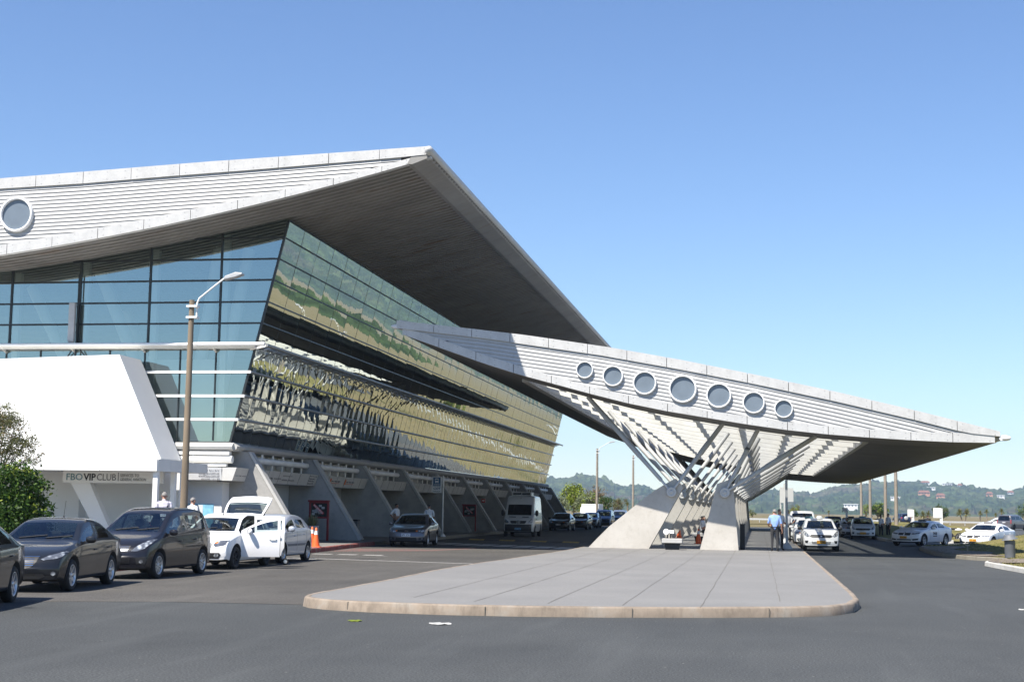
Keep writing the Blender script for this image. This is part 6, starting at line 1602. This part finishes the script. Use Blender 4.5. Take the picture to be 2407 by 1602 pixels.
    for i in range(9):
        a = i/8*1.75; row = []
        for j in range(17):
            q = 2*math.pi*j/16; back = -math.cos(q); lim = .95+.75*max(0, back)*1.0
            aa = min(a, lim); n_ = ax*math.cos(aa) + (fr*math.cos(q)+sd_*math.sin(q))*math.sin(aa)
            row.append(J['head']+ax*.035 - fr*.008 + Vector((n_.dot(sd_)*.084, 0, 0)).x*sd_ + fr*n_.dot(fr)*.102 + ax*n_.dot(ax)*.104)
        P.append(row)
    hm_.grid(P, 0, True); hr = hm_.build('hair', M[hair], t); hr.scale = (k, k, k)
    ey = MB()
    for s in (-1, 1):
        blob(J['head']+fr*.083+sd_*.03*s+ax*.028, .008, .006, .006, 6, 0, ey); 
    eo = ey.build('eyes', M['hair_dark'], t); eo.scale = (k, k, k)
    er = MB()
    for s in (-1, 1): c_ = J['head']+sd_*.078*s+ax*.01-fr*.01; blob(c_, .012, .02, .03, 8, 0, er)
    e2 = er.build('ears', M[skin], t); e2.scale = (k, k, k)
    bl = MB(); bl.lathe([(1, -.018), (1.02, 0), (1, .018)], n=20); bl.v = [(x*.163*B, y*.128*B, z+.985) for x, y, z in bl.v]
    if (J['pelvis']-Vector((0, 0, .96))).length < .01 and abs(J['chest'].y) < .1: lo_ = bl.build('belt', M['shoe'], t); lo_.scale = (k, k, k)
    return t
PG = None
away = math.pi
person('man in a pale blue shirt and dark trousers standing at the platform edge', (.62, 61.25, .17), away, 'shirt_blue', 'trousers', 'hair_grey', h=1.76, build=1.08,
       pose=dict(eL=(.26, -.02, 1.14), wL=(.24, -.17, 1.02), hL=(.2, -.24, 1.03), eR=(-.26, .04, 1.13), wR=(-.29, -.02, .9), hR=(-.3, -.04, .82)))
person('man in a white shirt half hidden behind the man in blue', (.84, 62.9, .17), .5, 'shirt_white', 'trousers_black', 'hair_grey', h=1.78, pose=dict(wL=(.16, -.2, 1.1), hL=(.1, -.26, 1.12), nose=(0, -.1, 1.56)))
person('man in a white shirt with a hand on his hip beside the queueing taxis', (1.55, 81.6, .17), away+.35, 'shirt_white', 'trousers', 'hair_grey', h=1.76, pose=dict(eR=(-.38, .06, 1.17), wR=(-.24, .0, 1.0), hR=(-.17, -.03, .98)))
person('man in white bending over to talk into the silver taxi', (5.75, 110.6, 0), math.pi/2, 'shirt_white', 'trousers_black', 'hair_dark', 'skin_dark', h=1.78,
       pose=dict(belly=(0, -.12, 1.08), chest=(0, -.34, 1.2), neck=(0, -.5, 1.27), head=(0, -.6, 1.3), crown=(0, -.66, 1.36), nose=(0, -.68, 1.25), chin=(0, -.62, 1.22), sL=(.18, -.4, 1.24), sR=(-.18, -.4, 1.24), eL=(.24, -.62, 1.08), wL=(.2, -.8, 1.1), hL=(.19, -.87, 1.11), eR=(-.24, -.6, 1.06), wR=(-.2, -.78, 1.08), hR=(-.19, -.85, 1.09)))
person('man in a white shirt pointing left with his arm over the pale taxi', (8.35, 104.9, 0), math.pi-.7, 'shirt_white', 'trousers_black', 'hair_dark', 'skin_dark', h=1.74, pose=dict(eL=(.42, -.12, 1.40), wL=(.66, -.2, 1.42), hL=(.74, -.22, 1.43)))
person('taller man in white facing the pointing man beside the pale taxi', (8.95, 106.0, .0), -.9, 'shirt_white', 'trousers_black', 'hair_dark', 'skin_dark', h=1.84, pose=dict(wR=(-.25, -.16, .95), hR=(-.24, -.22, .93)))
person('man in a black shirt standing by the guard rail behind the taxis', (12.75, 116, .05), away-.3, 'shirt_black', 'trousers_black', 'hair_dark', 'skin_dark', h=1.74)
SIT = dict(pelvis=(0, 0, .55), belly=(0, .0, .72), chest=(0, .03, .95), neck=(0, .02, 1.11), head=(0, .0, 1.2), crown=(0, .005, 1.285), nose=(0, -.09, 1.215), chin=(0, -.045, 1.15), sL=(.18, .02, 1.04), eL=(.25, -.02, .78), wL=(.18, -.22, .68), hL=(.14, -.28, .68), sR=(-.18, .02, 1.04), eR=(-.25, -.02, .78), wR=(-.18, -.22, .68), hR=(-.14, -.28, .68),
           pL=(.1, -.06, .53), kL=(.13, -.44, .5), aL=(.13, -.42, .09), tL=(.14, -.58, .035), pR=(-.1, -.06, .53), kR=(-.13, -.44, .5), aR=(-.13, -.42, .09), tR=(-.14, -.58, .035))
person('heavy man in a white shirt seated on the inner bench, nearer one', (-3.0, 78.3, .17), math.pi/2+.2, 'shirt_white', 'trousers_black', 'hair_dark', 'skin', h=1.76, build=1.15, pose=SIT)
person('dark-haired man in white seated on the inner bench, farther one', (-2.95, 79.3, .17), math.pi/2-.1, 'shirt_white', 'trousers_black', 'hair_dark', 'skin_dark', h=1.78, pose=SIT)
p = P3(932, 1190, 70); person('dark-haired man in a white shirt with hands on hips left of the grey sedan', (p.x, 70, .17), math.pi/2-.3, 'shirt_white', 'trousers', 'hair_dark', 'skin_dark', h=1.8, build=1.08, pose=dict(eL=(.42, .08, 1.2), wL=(.24, .02, 1.04), hL=(.18, -.02, 1.02), eR=(-.42, .08, 1.2), wR=(-.24, .02, 1.04), hR=(-.18, -.02, 1.02)))
p = P3(1009, 1195, 71.5); person('dark-haired man in a pale lilac shirt behind the grey sedan, back turned', (p.x, 71.5, .17), away+.2, 'shirt_white', 'trousers', 'hair_dark', 'skin_dark', h=1.78)
p = P3(917, 1195, 77); person('shaded figure in dark clothes peering past a concrete fin', (p.x-.1, 77, .17), .2, 'shirt_black', 'trousers_black', 'hair_dark', 'skin_dark', h=1.72)
p = P3(386, 1180, 44); person('grey-haired man in a striped shirt behind the people carrier', (p.x, 44, .25), away+.2, 'shirt_striped', 'trousers', 'hair_grey', h=1.92)
p = P3(453, 1184, 47); person('grey-haired man in a plain pale shirt beside the lamp post', (p.x, 47, .22), away-.4, 'shirt_white', 'trousers', 'hair_grey', h=1.80)

# ------------------------------------------------------------------ trees and shrubs
def leaves(mb, blobs, n, size, seed, aspect=1.8, droop=0):
    rg = random.Random(seed); vol = [b[3]*b[4]*b[5] for b in blobs]; tot = sum(vol)
    for b, v in zip(blobs, vol):
        k = int(n*v/tot)
        # clumps inside the blob
        cl = []
        for _ in range(max(4, k//28)):
            u = rg.gauss(0, 1), rg.gauss(0, 1), rg.gauss(0, 1); l = math.sqrt(sum(x*x for x in u)); q = rg.uniform(.45, 1.0)**.6
            cl.append((u[0]/l*q, u[1]/l*q, u[2]/l*q))
        for _ in range(k):
            c = rg.choice(cl); s = .17
            x = b[0]+b[3]*(c[0]+rg.gauss(0, s)); y = b[1]+b[4]*(c[1]+rg.gauss(0, s)); z = b[2]+b[5]*(c[2]+rg.gauss(0, s))
            if z < .05: continue
            d = Vector((rg.gauss(0, 1), rg.gauss(0, 1), rg.gauss(0, .7)-droop)).normalized(); e = d.cross(Vector((rg.gauss(0, 1), rg.gauss(0, 1), rg.gauss(0, 1)))).normalized()
            l = size*rg.uniform(.6, 1.3); w = l/aspect; o = Vector((x, y, z))
            mb.add([o-d*l*.5, o+e*w*.5, o+d*l*.5, o-e*w*.5], [(0, 1, 2, 3)])
def tree(name, label, loc, blobs, n, size, mat, seed, trunk_r=.1, h0=None, cat='tree', group=None, mat2=None, n2=0, aspect=1.8):
    t = thing(name, label, cat, loc, 0, group); rg = random.Random(seed)
    mb = MB(); top = max(b[2] for b in blobs)
    fork = h0 if h0 is not None else min(b[2]-b[5] for b in blobs)+.1
    mb.tube([(0, 0, -.1), (rg.uniform(-.08, .08), rg.uniform(-.08, .08), fork)], [trunk_r, trunk_r*.75], 8)
    for b in blobs:
        for _ in range(3):
            q = Vector((b[0]+b[3]*rg.uniform(-.6, .6), b[1]+b[4]*rg.uniform(-.6, .6), b[2]+b[5]*rg.uniform(-.1, .8))); m_ = Vector((q.x*.45, q.y*.45, fork+(q.z-fork)*.55))+Vector((rg.uniform(-.1, .1), rg.uniform(-.1, .1), 0))*b[3]
            mb.tube([(0, 0, fork*.9), m_, q], [trunk_r*.6, trunk_r*.35, trunk_r*.08], 5)
    mb.build('trunk', M['bark'], t)
    mb = MB(); leaves(mb, blobs, n, size, seed, aspect); mb.build('crown', M[mat], t, fix=False)
    if mat2: mb = MB(); leaves(mb, blobs, n2, size, seed+50, aspect); mb.build('crown', M[mat2], t, fix=False)
    return t
# near shrub by the annex
p = P3(38, 1185, 40)
tree('shrub', 'dense dark green shrub at the left edge in front of the white annex', (p.x, 40, .17), [(-.3, 0, 1.0, 1.15, 1.1, .9), (.35, -.1, 1.1, .75, .8, .85), (-.2, 0, 2.0, .95, .9, .7), (.3, .1, 1.95, .55, .5, .5), (-1.1, 0, 1.3, 1.0, 1, 1.2)], 17000, .12, 'leaf_dark', 21, .07, .4, 'shrub', None, 'leaf_lime', 900)
p = P3(5, 1150, 42.5)
tree('feathery_tree', 'feathery olive tree rising above the dark shrub at the left edge', (p.x-.3, 42.5, .17), [(.3, 0, 3.7, .75, .8, .65), (.9, 0, 3.3, .55, .6, .4), (-.6, 0, 3.9, .9, .8, .75), (.1, 0, 4.3, .6, .6, .4), (.5, 0, 2.8, .5, .5, .5), (1.3, 0, 3.0, .35, .4, .25)], 15000, .08, 'leaf_olive', 22, .06, 1.8, mat2='leaf_brown', n2=2200, aspect=3.2)
# clump beyond the terminal
TG = 'trees beyond the end of the terminal'
def far_tree(name, label, u, vb, vt, hw_px, y, mat, seed, n=2200, mat2=None, n2=0, group=None, size=None, lob=5, flat=1.0):
    b = P3(u, vb, y); tp = P3(u, vt, y); w = hw_px*y/F0; z0 = max(0, 0); H = tp.z; rg = random.Random(seed)
    bl = [(0, 0, H*.62, w*.62, w*.6, H*.3*flat)]
    for k in range(lob):
        a = 2*math.pi*k/lob+rg.random(); bl.append((w*.55*math.cos(a)*rg.uniform(.7, 1.15), w*.5*math.sin(a), H*rg.uniform(.45, .78), w*rg.uniform(.3, .5), w*.45, H*rg.uniform(.14, .24)*flat))
    return tree(name, label, (b.x, y, 0), bl, n, size or w*.11, mat, seed, w*.06, H*.3, group=group, mat2=mat2, n2=n2)
far_tree('broad_tree', 'large lime-green rounded tree, tallest of the clump beyond the terminal', 1350, 1205, 1131, 42, 196, 'leaf_lime', 31, 3200, 'leaf_olive', 800, TG)
far_tree('broad_tree', 'brownish thinning tree right of the lime tree beyond the terminal', 1402, 1205, 1136, 32, 198, 'leaf_brown', 32, 1500, 'leaf_olive', 900, TG)
far_tree('silvery_tree', 'silvery grey-green low tree at the left of the clump', 1312, 1205, 1160, 30, 186, 'leaf_grey', 33, 2400, 'leaf_olive', 500, TG)
far_tree('silvery_tree', 'silvery grey-green tree in the middle of the clump below the lime crown', 1378, 1205, 1152, 34, 185, 'leaf_grey', 34, 2600, 'leaf_lime', 400, TG)
far_tree('dark_tree', 'dark green tree behind the first far lamp post, right end of the clump', 1424, 1205, 1160, 28, 188, 'leaf_dark', 35, 2400, 'leaf_olive', 600, TG)
far_tree('brown_tree', 'olive-brown tree at the far right of the clump above the pickup', 1452, 1206, 1164, 20, 184, 'leaf_olive', 36, 1700, 'leaf_brown', 600, TG)
RG_ = 'trees on the dry meadow beyond the car park'
far_tree('umbrella_tree', 'small flat-crowned tree on bare trunks, just right of the piers', 1768, 1222, 1191, 13, 300, 'leaf_olive', 41, 900, 'leaf_lime', 300, RG_, flat=.7)
far_tree('broad_tree', 'half lime and half bare brown tree above the white taxis', 1868, 1218, 1181, 18, 290, 'leaf_lime', 42, 1200, 'leaf_brown', 700, RG_)
far_tree('broad_tree', 'rounded green tree behind the four lamp posts', 2064, 1223, 1177, 26, 290, 'leaf_dark', 43, 2200, 'leaf_lime', 900, RG_)
far_tree('broad_tree', 'smaller yellowish tree left of the rounded green tree by the posts', 2036, 1222, 1178, 14, 285, 'leaf_lime', 44, 1000, None, 0, RG_)
far_tree('umbrella_tree', 'flat green crown showing above the small sign board', 2148, 1224, 1189, 16, 290, 'leaf_dark', 45, 1100, 'leaf_lime', 300, RG_, flat=.6)
far_tree('broad_tree', 'green tree behind the largest white sign board', 2213, 1226, 1185, 24, 295, 'leaf_dark', 46, 1800, 'leaf_olive', 500, RG_)
far_tree('broad_tree', 'bright green tree at the right picture edge', 2408, 1228, 1178, 18, 290, 'leaf_dark', 47, 1400, 'leaf_lime', 600, RG_)
far_tree('bush', 'low yellow bush left of the dark off-roader', 2118, 1224, 1200, 10, 280, 'leaf_lime', 48, 600, None, 0, RG_)
def cabbage_palm(u, vb, vt, y, label, seed, heads=1, hr=10):
    b = P3(u, vb, y); tp = P3(u, vt, y); rg = random.Random(seed); H = tp.z; r_ = hr*y/F0
    t = thing('cabbage_palm', label, 'palm', (b.x, y, 0), 0, 'cabbage palms on the dry meadow'); tr_ = MB(); cr = MB()
    for k in range(heads):
        q = Vector(((k-(heads-1)/2)*r_*1.15+rg.uniform(-.1, .1), rg.uniform(-.3, .3), H-r_*rg.uniform(.75, 1.1)-k*.1)); tr_.tube([(q.x*.2, 0, -.1), (q.x*.6, q.y*.5, q.z*.5), q], [.17, .13, .1], 7)
        for _ in range(110):
            a = rg.random()*6.283; e = rg.uniform(-.7, 1.45); d = Vector((math.cos(a)*math.cos(e), math.sin(a)*math.cos(e), math.sin(e))); l = r_*rg.uniform(.75, 1.1); s_ = d.cross(Vector((.1, .2, 1))).normalized()*r_*.045; m_ = q+d*l*.6; tip = q+d*l+Vector((0, 0, -.22*l*math.cos(e)))
            cr.add([q-s_*.6, q+s_*.6, m_+s_, m_-s_], [(0, 1, 2, 3)]); cr.add([m_-s_, m_+s_, tip], [(0, 1, 2)])
    tr_.build('trunk', M['bark'], t); cr.build('crown', M['leaf_palm'], t, fix=False)
cabbage_palm(1476, 1206, 1178, 182, 'lone small cabbage palm right of the clump beyond the terminal', 51, 1, 8)
cabbage_palm(2176, 1226, 1198, 290, 'squat cabbage palm behind the man in black', 52, 2, 12)
cabbage_palm(2265, 1227, 1193, 300, 'twin-headed cabbage palm right of the largest sign board', 53, 2, 13)
cabbage_palm(2303, 1228, 1198, 300, 'single cabbage palm, first to the right of the twin-headed one', 54, 1, 8)
cabbage_palm(2321, 1228, 1196, 310, 'single cabbage palm, second to the right of the twin-headed one', 55, 1, 8)
cabbage_palm(2340, 1228, 1203, 310, 'thin sparse cabbage palm, smallest of the row', 56, 1, 6)
cabbage_palm(2356, 1228, 1194, 300, 'cabbage palm above the pale hatchback', 57, 1, 10)
cabbage_palm(1948, 1222, 1198, 300, 'faint brown cabbage palm between the taxi rows', 58, 1, 5)
# tufts that break the lawn's edge
mb = MB(); rg = random.Random(77)
for _ in range(6500):
    y = rg.uniform(46, 81); x = float(kx(y))+.25+rg.random()**1.6*9
    if 59 < y < 77 and x < float(kx(y))+1.8: 
        if rg.random() < .85: continue
    z = lawn_z(x, y); a = rg.random()*6.28; l = rg.uniform(.03, .09); w = .012; d = Vector((math.cos(a)*.4, math.sin(a)*.4, 1))*l
    s_ = Vector((-math.sin(a), math.cos(a), 0))*w; o = Vector((x, y, z)); mb.add([o-s_, o+s_, o+d], [(0, 1, 2)])
tag(mb.build('grass_tufts', M['lawn'], None, fix=False), 'short dry grass blades on the mown mound', 'grass', kind='stuff')
# ------------------------------------------------------------------ air
mb = MB(); mb.box((-5500, -150, -1.1), (5500, 5200, 260))
hz = mb.build('haze', [])
hm = bpy.data.materials.new('haze_air'); hm.use_nodes = True; hn = hm.node_tree; hn.nodes.clear()
ho = hn.nodes.new('ShaderNodeOutputMaterial'); hv = hn.nodes.new('ShaderNodeVolumePrincipled')
hv.inputs['Color'].default_value = (.56, .74, 1, 1); hv.inputs['Density'].default_value = 1.2e-4; hv.inputs['Anisotropy'].default_value = .1
hn.links.new(hv.outputs[0], ho.inputs['Volume']); hz.data.materials.append(hm)
tag(hz, kind='stuff'); tag(hz, 'pale blue summer haze over the plain and hills', 'haze')
